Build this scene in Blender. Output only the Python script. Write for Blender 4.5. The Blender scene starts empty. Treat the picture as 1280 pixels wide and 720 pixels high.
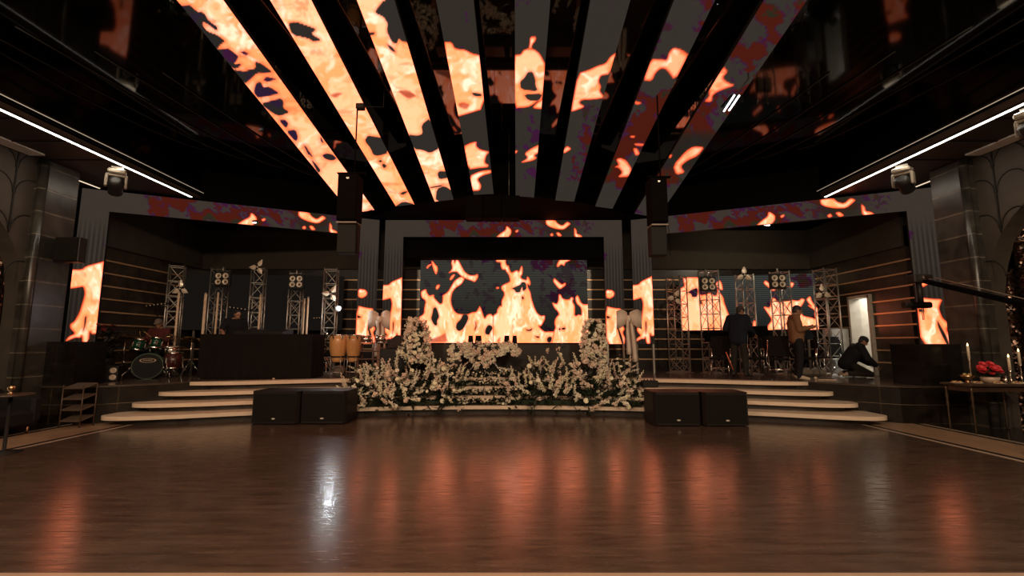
import bpy, math, random
import numpy as np
from mathutils import Vector, Matrix, Euler

random.seed(7)
rng = np.random.default_rng(7)
SC = bpy.context.scene
COL = SC.collection
PI = math.pi

# ------------------------------------------------------------------ camera, world, exposure
H = 1.55
CX = 0.26
FPX = 569.0
PITCH = math.radians(7.0)
cam_data = bpy.data.cameras.new('camera')
cam_data.sensor_width = 36.0
cam_data.lens = FPX / 1280.0 * 36.0
cam_data.clip_end = 100
cam = bpy.data.objects.new('camera', cam_data)
COL.objects.link(cam)
cam.location = (CX, 0, H)
cam.rotation_euler = (PI / 2 + PITCH, 0, 0)
SC.camera = cam

SC.view_settings.view_transform = 'Standard'
SC.view_settings.look = 'None'
SC.view_settings.exposure = 0.0
SC.view_settings.gamma = 1.0
SC.view_settings.use_curve_mapping = False

world = bpy.data.worlds.new('world')
SC.world = world
world.use_nodes = True
world.node_tree.nodes['Background'].inputs[0].default_value = (1.0, 0.8, 0.62, 1)
world.node_tree.nodes['Background'].inputs[1].default_value = 0.0012

HOUSE_W = 260.0        # each round house lamp in the hall ceiling behind the audience
LINE_W = 4.5          # light of the long LED lines, per metre
STAGE_SPOT_W = 30.0


def area_light(name, loc, rot, w, color, sx, sy=None, spread=PI):
    l = bpy.data.lights.new(name, 'AREA')
    l.energy = w
    l.color = color
    if sy:
        l.shape = 'RECTANGLE'
        l.size = sx
        l.size_y = sy
    else:
        l.shape = 'DISK'
        l.size = sx
    l.spread = spread
    o = bpy.data.objects.new(name, l)
    COL.objects.link(o)
    o.location = loc
    o.rotation_euler = rot
    return o


HOUSE = [(x, y) for y in (-4.2, -1.2) for x in (-5.0, 0.0, 5.0)]
for (hx, hy) in HOUSE:
    area_light('house_light', (hx, hy, 5.9), (math.radians(38), 0, 0), HOUSE_W, (1.0, 0.74, 0.5), 0.5)
for sx_, lx_ in ((-1, -7.70), (1, 8.03)):
    area_light('line_light', (lx_ + sx_ * 0.06, 5.0, 5.13), (0, math.radians(12) * -sx_, 0), LINE_W * 10, (1.0, 0.86, 0.68), 0.05, 12.0)


# ------------------------------------------------------------------ pixel -> place
def ray(px, py):
    u = (px - 640) / FPX
    v = (360 - py) / FPX
    c, s = math.cos(PITCH), math.sin(PITCH)
    return Vector((u, c - v * s, s + v * c))


def P(px, py, d=None, z=None, x=None):
    r = ray(px, py)
    if d is not None:
        t = d / r.y
    elif z is not None:
        t = (z - H) / r.z
    else:
        t = (x - CX) / r.x
    return Vector((CX + r.x * t, r.y * t, H + r.z * t))


# ------------------------------------------------------------------ materials
def lin(c):
    c = np.asarray(c, float) / 255.0
    return np.where(c <= 0.04045, c / 12.92, ((c + 0.055) / 1.055) ** 2.4)


def rgb(*c):
    a = lin(c)
    return (float(a[0]), float(a[1]), float(a[2]), 1.0)


def mat(name, col, rough=0.6, metal=0.0, spec=0.5, var=0.12, scale=6.0, bump=0.0, bscale=40.0, stretch=None, coat=0.0, col2=None):
    """Principled material whose colour is broken up by object-space noise."""
    m = bpy.data.materials.new(name)
    m.use_nodes = True
    nt = m.node_tree
    b = nt.nodes['Principled BSDF']
    b.inputs['Roughness'].default_value = rough
    b.inputs['Metallic'].default_value = metal
    b.inputs['Specular IOR Level'].default_value = spec
    if coat:
        b.inputs['Coat Weight'].default_value = coat
        b.inputs['Coat Roughness'].default_value = 0.05
    tc = nt.nodes.new('ShaderNodeTexCoord')
    mp = nt.nodes.new('ShaderNodeMapping')
    if stretch:
        mp.inputs['Scale'].default_value = stretch
    nt.links.new(tc.outputs['Object'], mp.inputs['Vector'])
    nz = nt.nodes.new('ShaderNodeTexNoise')
    nz.inputs['Scale'].default_value = scale
    nz.inputs['Detail'].default_value = 4
    nt.links.new(mp.outputs[0], nz.inputs['Vector'])
    mx = nt.nodes.new('ShaderNodeMix')
    mx.data_type = 'RGBA'
    c2 = col2 or tuple(min(1, x * (1 + 2 * var)) for x in col[:3]) + (1,)
    c1 = col if col2 else tuple(x * (1 - 2 * var) for x in col[:3]) + (1,)
    mx.inputs[6].default_value = c1
    mx.inputs[7].default_value = c2
    nt.links.new(nz.outputs['Fac'], mx.inputs[0])
    nt.links.new(mx.outputs[2], b.inputs['Base Color'])
    if bump:
        n2 = nt.nodes.new('ShaderNodeTexNoise')
        n2.inputs['Scale'].default_value = bscale
        nt.links.new(mp.outputs[0], n2.inputs['Vector'])
        bp = nt.nodes.new('ShaderNodeBump')
        bp.inputs['Strength'].default_value = bump
        bp.inputs['Distance'].default_value = 0.02
        nt.links.new(n2.outputs['Fac'], bp.inputs['Height'])
        nt.links.new(bp.outputs[0], b.inputs['Normal'])
    return m


def emit_mat(name, col, strength):
    m = bpy.data.materials.new(name)
    m.use_nodes = True
    b = m.node_tree.nodes['Principled BSDF']
    b.inputs['Base Color'].default_value = (0.8, 0.8, 0.8, 1)
    b.inputs['Emission Color'].default_value = col
    b.inputs['Emission Strength'].default_value = strength
    return m


def tile_mat(name, c1, c2, mortar, bw, bh, ms=0.012, rough=0.25, axes='XZ', offset=0.0, vein=None, spec=0.5):
    """Polished stone slabs with joints, laid in object space."""
    m = bpy.data.materials.new(name)
    m.use_nodes = True
    nt = m.node_tree
    b = nt.nodes['Principled BSDF']
    b.inputs['Roughness'].default_value = rough
    b.inputs['Specular IOR Level'].default_value = spec
    tc = nt.nodes.new('ShaderNodeTexCoord')
    sp = nt.nodes.new('ShaderNodeSeparateXYZ')
    cb = nt.nodes.new('ShaderNodeCombineXYZ')
    nt.links.new(tc.outputs['Object'], sp.inputs[0])
    nt.links.new(sp.outputs['XYZ'.index(axes[0])], cb.inputs[0])
    nt.links.new(sp.outputs['XYZ'.index(axes[1])], cb.inputs[1])
    br = nt.nodes.new('ShaderNodeTexBrick')
    br.offset = offset
    br.inputs['Scale'].default_value = 1.0
    br.inputs['Brick Width'].default_value = bw
    br.inputs['Row Height'].default_value = bh
    br.inputs['Mortar Size'].default_value = ms
    br.inputs['Mortar'].default_value = mortar
    br.inputs['Color1'].default_value = c1
    br.inputs['Color2'].default_value = c2
    nt.links.new(cb.outputs[0], br.inputs['Vector'])
    nz = nt.nodes.new('ShaderNodeTexNoise')
    nz.inputs['Scale'].default_value = 2.2
    nz.inputs['Detail'].default_value = 8
    nz.inputs['Distortion'].default_value = 1.6
    nt.links.new(tc.outputs['Object'], nz.inputs['Vector'])
    rp = nt.nodes.new('ShaderNodeValToRGB')
    rp.color_ramp.elements[0].position = 0.3
    rp.color_ramp.elements[0].color = (0.45, 0.45, 0.45, 1)
    rp.color_ramp.elements[1].position = 0.75
    rp.color_ramp.elements[1].color = (1.5, 1.45, 1.35, 1)
    nt.links.new(nz.outputs['Fac'], rp.inputs[0])
    mu = nt.nodes.new('ShaderNodeMix')
    mu.data_type = 'RGBA'
    mu.blend_type = 'MULTIPLY'
    mu.inputs[0].default_value = 1.0
    nt.links.new(br.outputs['Color'], mu.inputs[6])
    nt.links.new(rp.outputs[0], mu.inputs[7])
    nt.links.new(mu.outputs[2], b.inputs['Base Color'])
    return m


M = {}
M['black_gloss'] = mat('black_gloss', (0.004, 0.004, 0.004, 1), 0.03, spec=0.5, var=0.05)
M['black_satin'] = mat('black_satin', (0.002, 0.002, 0.002, 1), 0.06, spec=0.085, var=0.05)
M['dead_black'] = mat('dead_black', (0.0022, 0.002, 0.0018, 1), 0.85, spec=0.05)
M['black_matte'] = mat('black_matte', (0.006, 0.0055, 0.005, 1), 0.75, spec=0.25)
M['black_soft'] = mat('black_soft', (0.008, 0.0074, 0.0066, 1), 0.55, spec=0.35)
M['upper_wall'] = mat('upper_wall', (0.036, 0.030, 0.023, 1), 0.75, spec=0.12)
M['black_cloth'] = mat('black_cloth', (0.011, 0.009, 0.0078, 1), 0.95, spec=0.06, bump=0.1, bscale=9)
M['grille'] = mat('grille', (0.009, 0.0075, 0.006, 1), 0.8, spec=0.12, bump=0.3, bscale=300)
M['cabinet'] = mat('cabinet', (0.010, 0.0062, 0.005, 1), 0.5, spec=0.3)
M['alu'] = mat('alu', (0.42, 0.39, 0.35, 1), 0.38, metal=0.85)
M['chrome'] = mat('chrome', (0.72, 0.70, 0.66, 1), 0.14, metal=1.0, var=0.03)
M['brass'] = mat('brass', (0.62, 0.42, 0.22, 1), 0.28, metal=1.0, var=0.05)
M['gold_strip'] = mat('gold_strip', (0.62, 0.40, 0.22, 1), 0.35, metal=0.6, var=0.08)
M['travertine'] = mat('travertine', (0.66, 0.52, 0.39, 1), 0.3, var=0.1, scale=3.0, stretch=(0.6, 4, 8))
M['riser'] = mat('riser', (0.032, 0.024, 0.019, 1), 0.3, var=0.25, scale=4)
M['stage_top'] = mat('stage_top', (0.075, 0.055, 0.045, 1), 0.16, var=0.2, scale=3)
M['tan_stone'] = mat('tan_stone', (0.36, 0.23, 0.14, 1), 0.22, var=0.12, scale=3)
M['light_stone'] = mat('light_stone', (0.48, 0.36, 0.27, 1), 0.2, var=0.08, scale=3)
M['hall_stone'] = mat('hall_stone', (0.36, 0.26, 0.19, 1), 0.25, var=0.08, scale=3)
M['dark_stone'] = mat('dark_stone', (0.018, 0.015, 0.013, 1), 0.12, var=0.3, scale=3)
M['dark_wood'] = mat('dark_wood', (0.05, 0.028, 0.018, 1), 0.4, var=0.3, scale=3, stretch=(1, 8, 1))
M['soffit'] = mat('soffit', (0.035, 0.024, 0.017, 1), 0.55, var=0.3, scale=5, stretch=(10, 1, 1))
M['cream_tube'] = mat('cream_tube', (0.55, 0.40, 0.27, 1), 0.4)
M['wall_panel'] = mat('wall_panel', (0.050, 0.040, 0.031, 1), 0.6, var=0.3, scale=2.5, bump=0.1, bscale=12)
M['pale_vent'] = mat('pale_vent', (0.6, 0.6, 0.6, 1), 0.6)
M['marble_wall'] = tile_mat('marble_wall', (0.022, 0.016, 0.0115, 1), (0.034, 0.025, 0.018, 1), (0.04, 0.03, 0.022, 1), 0.9, 0.62, 0.006, rough=0.3, axes='YZ')
M['marble_back'] = tile_mat('marble_back', (0.009, 0.007, 0.0058, 1), (0.013, 0.010, 0.008, 1), (0.018, 0.014, 0.010, 1), 0.9, 0.62, 0.006, rough=0.3, axes='XZ')
M['speaker_black'] = mat('speaker_black', (0.0022, 0.0017, 0.0014, 1), 0.8, spec=0.04)
M['stage_front'] = tile_mat('stage_front', (0.015, 0.011, 0.008, 1), (0.012, 0.009, 0.007, 1), (0.04, 0.03, 0.02, 1), 1.1, 0.36, 0.008, rough=0.3, axes='XZ', spec=0.2)
M['pillar'] = tile_mat('pillar', (0.042, 0.039, 0.034, 1), (0.030, 0.028, 0.025, 1), (0.16, 0.14, 0.11, 1), 2.0, 0.46, 0.008, rough=0.3, axes='YZ')
M['plinth'] = tile_mat('plinth', (0.007, 0.006, 0.0055, 1), (0.009, 0.0078, 0.007, 1), (0.018, 0.014, 0.010, 1), 0.55, 0.38, 0.006, rough=0.2, axes='XZ')


def floor_material():
    m = bpy.data.materials.new('dance_floor')
    m.use_nodes = True
    nt = m.node_tree
    b = nt.nodes['Principled BSDF']
    b.inputs['Specular IOR Level'].default_value = 0.6
    b.inputs['Specular Tint'].default_value = (1.0, 0.9, 0.8, 1)
    tc = nt.nodes.new('ShaderNodeTexCoord')
    mp = nt.nodes.new('ShaderNodeMapping')
    mp.inputs['Scale'].default_value = (1.0, 7.0, 1.0)
    nt.links.new(tc.outputs['Object'], mp.inputs[0])
    n1 = nt.nodes.new('ShaderNodeTexNoise')
    n1.inputs['Scale'].default_value = 1.6
    n1.inputs['Detail'].default_value = 9
    n1.inputs['Roughness'].default_value = 0.65
    nt.links.new(mp.outputs[0], n1.inputs['Vector'])
    rp = nt.nodes.new('ShaderNodeValToRGB')
    rp.color_ramp.elements[0].position = 0.32
    rp.color_ramp.elements[0].color = (0.042, 0.026, 0.0185, 1)
    rp.color_ramp.elements[1].position = 0.72
    rp.color_ramp.elements[1].color = (0.108, 0.071, 0.052, 1)
    nt.links.new(n1.outputs['Fac'], rp.inputs[0])
    br = nt.nodes.new('ShaderNodeTexBrick')
    br.offset = 0.5
    br.inputs['Scale'].default_value = 1
    br.inputs['Brick Width'].default_value = 1.2
    br.inputs['Row Height'].default_value = 0.6
    br.inputs['Mortar Size'].default_value = 0.004
    br.inputs['Color1'].default_value = (1, 1, 1, 1)
    br.inputs['Color2'].default_value = (0.86, 0.86, 0.86, 1)
    br.inputs['Mortar'].default_value = (0.7, 0.7, 0.7, 1)
    nt.links.new(tc.outputs['Object'], br.inputs['Vector'])
    mu = nt.nodes.new('ShaderNodeMix')
    mu.data_type = 'RGBA'
    mu.blend_type = 'MULTIPLY'
    mu.inputs[0].default_value = 1
    nt.links.new(rp.outputs[0], mu.inputs[6])
    nt.links.new(br.outputs['Color'], mu.inputs[7])
    nt.links.new(mu.outputs[2], b.inputs['Base Color'])
    # worn polish: fine brushed streaks
    mp2 = nt.nodes.new('ShaderNodeMapping')
    mp2.inputs['Scale'].default_value = (2.0, 26.0, 1.0)
    nt.links.new(tc.outputs['Object'], mp2.inputs[0])
    n2 = nt.nodes.new('ShaderNodeTexNoise')
    n2.inputs['Scale'].default_value = 1.8
    n2.inputs['Detail'].default_value = 6
    nt.links.new(mp2.outputs[0], n2.inputs['Vector'])
    mr = nt.nodes.new('ShaderNodeMapRange')
    mr.inputs['From Min'].default_value = 0.3
    mr.inputs['From Max'].default_value = 0.7
    mr.inputs['To Min'].default_value = 0.14
    mr.inputs['To Max'].default_value = 0.30
    nt.links.new(n2.outputs['Fac'], mr.inputs[0])
    nt.links.new(mr.outputs[0], b.inputs['Roughness'])
    bp = nt.nodes.new('ShaderNodeBump')
    bp.inputs['Strength'].default_value = 0.1
    bp.inputs['Distance'].default_value = 0.003
    nt.links.new(n2.outputs['Fac'], bp.inputs['Height'])
    nt.links.new(bp.outputs[0], b.inputs['Normal'])
    return m


M['floor'] = floor_material()


# ------------------------------------------------------------------ mesh helpers
class MB:
    """Collects shapes, then links them as one mesh object."""
    def __init__(self):
        self.v = []
        self.f = []
        self.smooth = []

    def add(self, vs, fs, smooth=False):
        o = len(self.v)
        self.v += [tuple(p) for p in vs]
        self.f += [tuple(o + i for i in f) for f in fs]
        self.smooth += [smooth] * len(fs)
        return self

    def box(self, cx, cy, cz, sx, sy, sz, M4=None, bev=0.0):
        hx, hy, hz = sx / 2, sy / 2, sz / 2
        if bev > 0:
            bev = min(bev, hx * .49, hy * .49, hz * .49)
            vs, idx = [], {}
            for ix in (-1, 1):
                for iy in (-1, 1):
                    for iz in (-1, 1):
                        for ax in range(3):
                            p = [ix * (hx - bev), iy * (hy - bev), iz * (hz - bev)]
                            p[ax] += bev * (ix, iy, iz)[ax]
                            idx[(ix, iy, iz, ax)] = len(vs)
                            vs.append(p)
            fs = []
            S = (-1, 1)
            for s in S:
                fs.append([idx[(s, a, b_, 0)] for a, b_ in ((-1, -1), (1, -1), (1, 1), (-1, 1))][::s])
                fs.append([idx[(b_, s, a, 1)] for a, b_ in ((-1, -1), (1, -1), (1, 1), (-1, 1))][::s])
                fs.append([idx[(a, b_, s, 2)] for a, b_ in ((-1, -1), (1, -1), (1, 1), (-1, 1))][::s])
            for s in S:
                for t in S:
                    fs.append([idx[(s, t, -1, 0)], idx[(s, t, 1, 0)], idx[(s, t, 1, 1)], idx[(s, t, -1, 1)]])
                    fs.append([idx[(s, -1, t, 0)], idx[(s, 1, t, 0)], idx[(s, 1, t, 2)], idx[(s, -1, t, 2)]])
                    fs.append([idx[(-1, s, t, 1)], idx[(1, s, t, 1)], idx[(1, s, t, 2)], idx[(-1, s, t, 2)]])
                    for r in S:
                        fs.append([idx[(s, t, r, 0)], idx[(s, t, r, 1)], idx[(s, t, r, 2)]])
        else:
            vs = [(-hx, -hy, -hz), (hx, -hy, -hz), (hx, hy, -hz), (-hx, hy, -hz), (-hx, -hy, hz), (hx, -hy, hz), (hx, hy, hz), (-hx, hy, hz)]
            fs = [(0, 3, 2, 1), (4, 5, 6, 7), (0, 1, 5, 4), (1, 2, 6, 5), (2, 3, 7, 6), (3, 0, 4, 7)]
        c = Vector((cx, cy, cz))
        out = []
        for p in vs:
            p = Vector(p)
            if M4 is not None:
                p = M4 @ p
            out.append(p + c)
        return self.add(out, fs)

    def tube(self, pts, r, n=8, caps=True, smooth=True):
        """Round bar along a polyline; r is a number or one per point."""
        pts = [Vector(p) for p in pts]
        rs = r if hasattr(r, '__len__') else [r] * len(pts)
        vs, fs = [], []
        prev = None
        for i, p in enumerate(pts):
            if i == 0:
                t = pts[1] - p
            elif i == len(pts) - 1:
                t = p - pts[i - 1]
            else:
                t = (pts[i + 1] - p).normalized() + (p - pts[i - 1]).normalized()
            if t.length < 1e-9:
                t = Vector((0, 0, 1))
            t.normalize()
            if prev is None:
                a = t.orthogonal().normalized()
            else:
                a = prev - t * prev.dot(t)
                a = a.normalized() if a.length > 1e-6 else t.orthogonal().normalized()
            prev = a
            b_ = t.cross(a)
            for k in range(n):
                an = 2 * PI * k / n
                vs.append(p + (a * math.cos(an) + b_ * math.sin(an)) * rs[i])
        for i in range(len(pts) - 1):
            for k in range(n):
                fs.append((i * n + k, i * n + (k + 1) % n, (i + 1) * n + (k + 1) % n, (i + 1) * n + k))
        self.add(vs, fs, smooth)
        if caps:
            o = len(self.v) - len(vs)
            self.f.append(tuple(o + k for k in reversed(range(n))))
            self.f.append(tuple(o + (len(pts) - 1) * n + k for k in range(n)))
            self.smooth += [False, False]
        return self

    def lathe(self, prof, n=20, M4=None, smooth=True, caps=True):
        """prof: (radius, z) pairs, turned about local z."""
        vs, fs = [], []
        for (r, z) in prof:
            for k in range(n):
                a = 2 * PI * k / n
                p = Vector((r * math.cos(a), r * math.sin(a), z))
                vs.append(M4 @ p if M4 is not None else p)
        for i in range(len(prof) - 1):
            for k in range(n):
                fs.append((i * n + k, i * n + (k + 1) % n, (i + 1) * n + (k + 1) % n, (i + 1) * n + k))
        o = len(self.v)
        self.add(vs, fs, smooth)
        if caps:
            self.f.append(tuple(o + k for k in reversed(range(n))))
            self.f.append(tuple(o + (len(prof) - 1) * n + k for k in range(n)))
            self.smooth += [False, False]
        return self

    def ball(self, c, r, n=12, m=8, M4=None):
        r = r if hasattr(r, '__len__') else (r, r, r)
        vs, fs = [], []
        for i in range(m + 1):
            th = PI * i / m
            for k in range(n):
                a = 2 * PI * k / n
                p = Vector((r[0] * math.sin(th) * math.cos(a), r[1] * math.sin(th) * math.sin(a), r[2] * math.cos(th)))
                if M4 is not None:
                    p = M4 @ p
                vs.append(p + Vector(c))
        for i in range(m):
            for k in range(n):
                fs.append((i * n + k, (i + 1) * n + k, (i + 1) * n + (k + 1) % n, i * n + (k + 1) % n))
        return self.add(vs, fs, True)

    def prism(self, poly, z0, z1, M4=None):
        """poly: (x, y) counter-clockwise, extruded z0..z1."""
        n = len(poly)
        vs = [Vector((x, y, z0)) for x, y in poly] + [Vector((x, y, z1)) for x, y in poly]
        if M4 is not None:
            vs = [M4 @ p for p in vs]
        fs = [tuple(reversed(range(n))), tuple(range(n, 2 * n))]
        fs += [(i, (i + 1) % n, n + (i + 1) % n, n + i) for i in range(n)]
        return self.add(vs, fs)

    def build(self, name, material, parent=None, loc=None):
        me = bpy.data.meshes.new(name)
        me.from_pydata(self.v, [], self.f)
        me.polygons.foreach_set('use_smooth', self.smooth)
        me.materials.append(material)
        me.update()
        o = bpy.data.objects.new(name, me)
        COL.objects.link(o)
        if parent is not None:
            o.parent = parent
        if loc is not None:
            o.location = loc
        return o


def tag(o, label=None, cat=None, group=None, kind=None):
    if label:
        o['label'] = label
    if cat:
        o['category'] = cat
    if group:
        o['group'] = group
    if kind:
        o['kind'] = kind
    return o


def thing(name, label, cat, loc=(0, 0, 0), rz=0.0, group=None):
    o = bpy.data.objects.new(name, None)
    o.empty_display_size = 0.1
    COL.objects.link(o)
    o.location = loc
    o.rotation_euler = (0, 0, rz)
    return tag(o, label, cat, group)


def struct(name, mb, m):
    return tag(mb.build(name, m), kind='structure')


def copy_tree(o, parent=None):
    c = o.copy()
    COL.objects.link(c)
    if parent is not None:
        c.parent = parent
    for ch in list(o.children):
        copy_tree(ch, c)
    return c


def dup(o, label, loc, rz=0.0, group=None):
    c = copy_tree(o)
    c.location = loc
    c.rotation_euler = (0, 0, rz)
    c['label'] = label
    if group:
        c['group'] = group
    return c


def axes(x, y, z):
    return Matrix((x, y, z)).transposed().to_4x4()


def look(direction, up=Vector((0, 0, 1))):
    """Matrix turning local +z to a direction."""
    z = Vector(direction).normalized()
    x = up.cross(z)
    if x.length < 1e-5:
        x = Vector((1, 0, 0))
    x.normalize()
    y = z.cross(x)
    return Matrix((x, y, z)).transposed().to_4x4()

# ================================================================== the room
STZ = 0.72                      # stage height
TOPZ = 5.15                     # soffit over the stage, top of the LED portals
CEIL = 6.0


def edge(x, k):                 # front edge of step k (1 lowest .. 4 the stage), concave towards the hall
    return 10.4 + 0.35 * (k - 1) - 0.034 * x * x


mb = MB()
mb.add([(-7.05, 3.32, 0), (7.0, 3.32, 0), (7.0, 15, 0), (-7.05, 15, 0)], [(0, 1, 2, 3)])
struct('floor', mb, M['floor'])
n_trim = 0
M['dull_brass'] = mat('dull_brass', (0.16, 0.12, 0.08, 1), 0.45, metal=0.6)


def trim(mb, m):
    global n_trim
    n_trim += 1
    return struct('trim_%d' % n_trim, mb, m)


mb = MB()
mb.add([(-9.2, -6, 0), (9.45, -6, 0), (9.45, 3.32, 0), (-9.2, 3.32, 0)], [(0, 1, 2, 3)])
struct('floor_stone', mb, M['hall_stone'])
for s, x0 in ((-1, 7.05), (1, 7.0)):
    for a, b_, m in ((0, 0.1, 'light_stone'), (0.1, 0.2, 'dark_stone'), (0.2, 1.12, 'tan_stone'), (1.12, 1.22, 'dark_stone'), (1.22, 1.32, 'light_stone'), (1.32, 2.9, 'dark_stone')):
        xa, xb = s * (x0 + a), s * (x0 + b_)
        if xa > xb:
            xa, xb = xb, xa
        trim(MB().add([(xa, 3.32, 0), (xb, 3.32, 0), (xb, 11, 0), (xa, 11, 0)], [(0, 1, 2, 3)]), M[m])

# stage platform: two stone fronts beside the steps, a floor behind
def stage_line(x):
    ax = abs(x)
    if ax <= 6.75:
        return edge(x, 4) + 0.33
    if ax < 8.0:
        return edge(6.75, 4) + 0.33 + (9.14 - edge(6.75, 4) - 0.33) * (ax - 6.75) / 1.25
    return 9.14


# four travertine treads on dark recessed risers, rounded at both ends
def slab(front, yb, z0, z1):
    """Solid slab between a front line (x, y) and a straight back edge."""
    mb = MB()
    n = len(front)
    vs = []
    for x, y in front:
        vs += [(x, y, z0), (x, y, z1), (x, yb, z1), (x, yb, z0)]
    fs = []
    for i in range(n - 1):
        a, b_ = 4 * i, 4 * i + 4
        for j in range(4):
            fs.append((a + j, b_ + j, b_ + (j + 1) % 4, a + (j + 1) % 4))
    fs += [(0, 1, 2, 3), (4 * n - 1, 4 * n - 2, 4 * n - 3, 4 * n - 4)]
    return mb.add(vs, fs)


def step_front(k, half, inset):
    rx, ry = 1.25, 0.62
    f = [(x, edge(x, k) + inset) for x in np.linspace(-half + rx, half - rx, 45)]
    end = []
    for a in np.linspace(0, PI / 2, 16)[1:]:
        x = half - rx + rx * math.sin(a)
        end.append((x, edge(x, k) + inset + ry * (1 - math.cos(a))))
    # the flight runs a little further out on the left
    return [(-x - 0.17 * (abs(x) / half) ** 4, y) for x, y in reversed(end)] + f + end


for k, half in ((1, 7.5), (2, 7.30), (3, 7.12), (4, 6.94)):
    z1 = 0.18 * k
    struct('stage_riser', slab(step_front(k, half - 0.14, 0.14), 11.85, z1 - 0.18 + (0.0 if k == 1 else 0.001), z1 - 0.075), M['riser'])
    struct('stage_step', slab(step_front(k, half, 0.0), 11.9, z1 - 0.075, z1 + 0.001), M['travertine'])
# the stage floor sits back behind the top tread: dark strip of stage floor over the tread's rear
front = [(x, stage_line(x)) for x in np.concatenate([np.linspace(-9.9, -6.76, 9), np.linspace(-6.7, 6.7, 41), np.linspace(6.76, 9.9, 9)])]
struct('stage', slab(front, 14.4, 0.0, STZ - 0.004), M['stage_front'])
struct('stage_floor', slab([(x, y + 0.004) for x, y in front], 14.4, STZ - 0.004, STZ + 0.005), M['stage_top'])
for s in (-1, 1):
    mb = MB()
    for z in (0.36, 0.70):
        mb.tube([(s * x, stage_line(x) - 0.004, z) for x in (6.9, 7.4, 8.0, 9.6)], 0.005, n=5)
    trim(mb, M['dull_brass'])

# walls of the stage alcove and the hall
BW = 14.3
mb = MB().box(0, BW + 0.1, 2.2, 19.6, 0.2, 4.4)
struct('wall_back', mb, M['marble_back'])
mb = MB().box(0, BW + 0.06, 4.65, 19.6, 0.28, 1.5)
struct('wall_upper', mb, M['upper_wall'])
XL, XR = -9.6, 9.75
DY0, DY1 = 11.95, 12.72         # door in the right stage wall
struct('wall_left', MB().box(XL - 0.1, 12.6, 2.2, 0.2, 3.6, 4.4), M['marble_wall'])
mb = MB().box(XR + 0.1, (10.8 + DY0) / 2, 2.2, 0.2, DY0 - 10.8, 4.4).box(XR + 0.1, (DY1 + 14.4) / 2, 2.2, 0.2, 14.4 - DY1, 4.4)
mb.box(XR + 0.1, (DY0 + DY1) / 2, 3.6, 0.2, DY1 - DY0, 1.6)
struct('wall_right', mb, M['marble_wall'])
struct('wall_upper_left', MB().box(XL - 0.08, 12.6, 4.65, 0.28, 3.6, 1.5), M['upper_wall'])
struct('wall_upper_right', MB().box(XR + 0.08, 12.6, 4.65, 0.28, 3.6, 1.5), M['upper_wall'])

# gold strips on the stage walls
for i in range(9):
    z = 3.56 - 0.31 * i
    trim(MB().box(0, BW - 0.015, z, 19.3, 0.03, 0.035), M['gold_strip'])
    trim(MB().box(XL + 0.015, 12.4, z, 0.03, 3.8, 0.035), M['gold_strip'])
    if 0.72 < z < 2.75:
        mb = MB().box(XR - 0.015, (10.5 + DY0) / 2, z, 0.03, DY0 - 10.5, 0.035).box(XR - 0.015, (DY1 + 14.3) / 2, z, 0.03, 14.3 - DY1, 0.035)
    else:
        mb = MB().box(XR - 0.015, 12.4, z, 0.03, 3.8, 0.035)
    trim(mb, M['gold_strip'])

# lit corridor behind the open door
M['corridor'] = mat('corridor', (0.62, 0.60, 0.54, 1), 0.7, var=0.05)
mb = MB()
mb.box(XR + 1.6, 12.3, 1.9, 0.1, 2.6, 2.6).box(XR + 0.9, 11.0, 1.9, 1.4, 0.1, 2.6).box(XR + 0.9, 13.6, 1.9, 1.4, 0.1, 2.6)
mb.box(XR + 0.9, 12.3, STZ - 0.05, 1.5, 2.6, 0.1).box(XR + 0.9, 12.3, 3.2, 1.5, 2.6, 0.1)
struct('wall_corridor', mb, M['corridor'])
area_light('corridor_light', (XR + 0.85, 12.35, 3.1), (0, 0, 0), 70, (1.0, 0.97, 0.9), 0.8)
mb = MB()
for y in (DY0 + 0.03, DY1 - 0.03):
    mb.box(XR + 0.06, y, 1.78, 0.3, 0.07, 2.1)
mb.box(XR + 0.06, (DY0 + DY1) / 2, 2.82, 0.3, DY1 - DY0, 0.07)
struct('door_frame', mb, mat('door_frame', (0.32, 0.29, 0.24, 1), 0.4))
mb = MB().box(XR + 0.55, DY1 - 0.02, 1.77, 0.75, 0.045, 2.06, bev=0.006)
d1 = struct('door_1', mb, mat('door_leaf', (0.38, 0.34, 0.28, 1), 0.4))
hd = MB().tube([(XR + 0.85, DY1 - 0.09, 1.75), (XR + 0.75, DY1 - 0.09, 1.75)], 0.012).build('door_handle', M['chrome'], d1)

# hall side walls, pillars, arches
HL, HR = -9.2, 9.45


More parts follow.
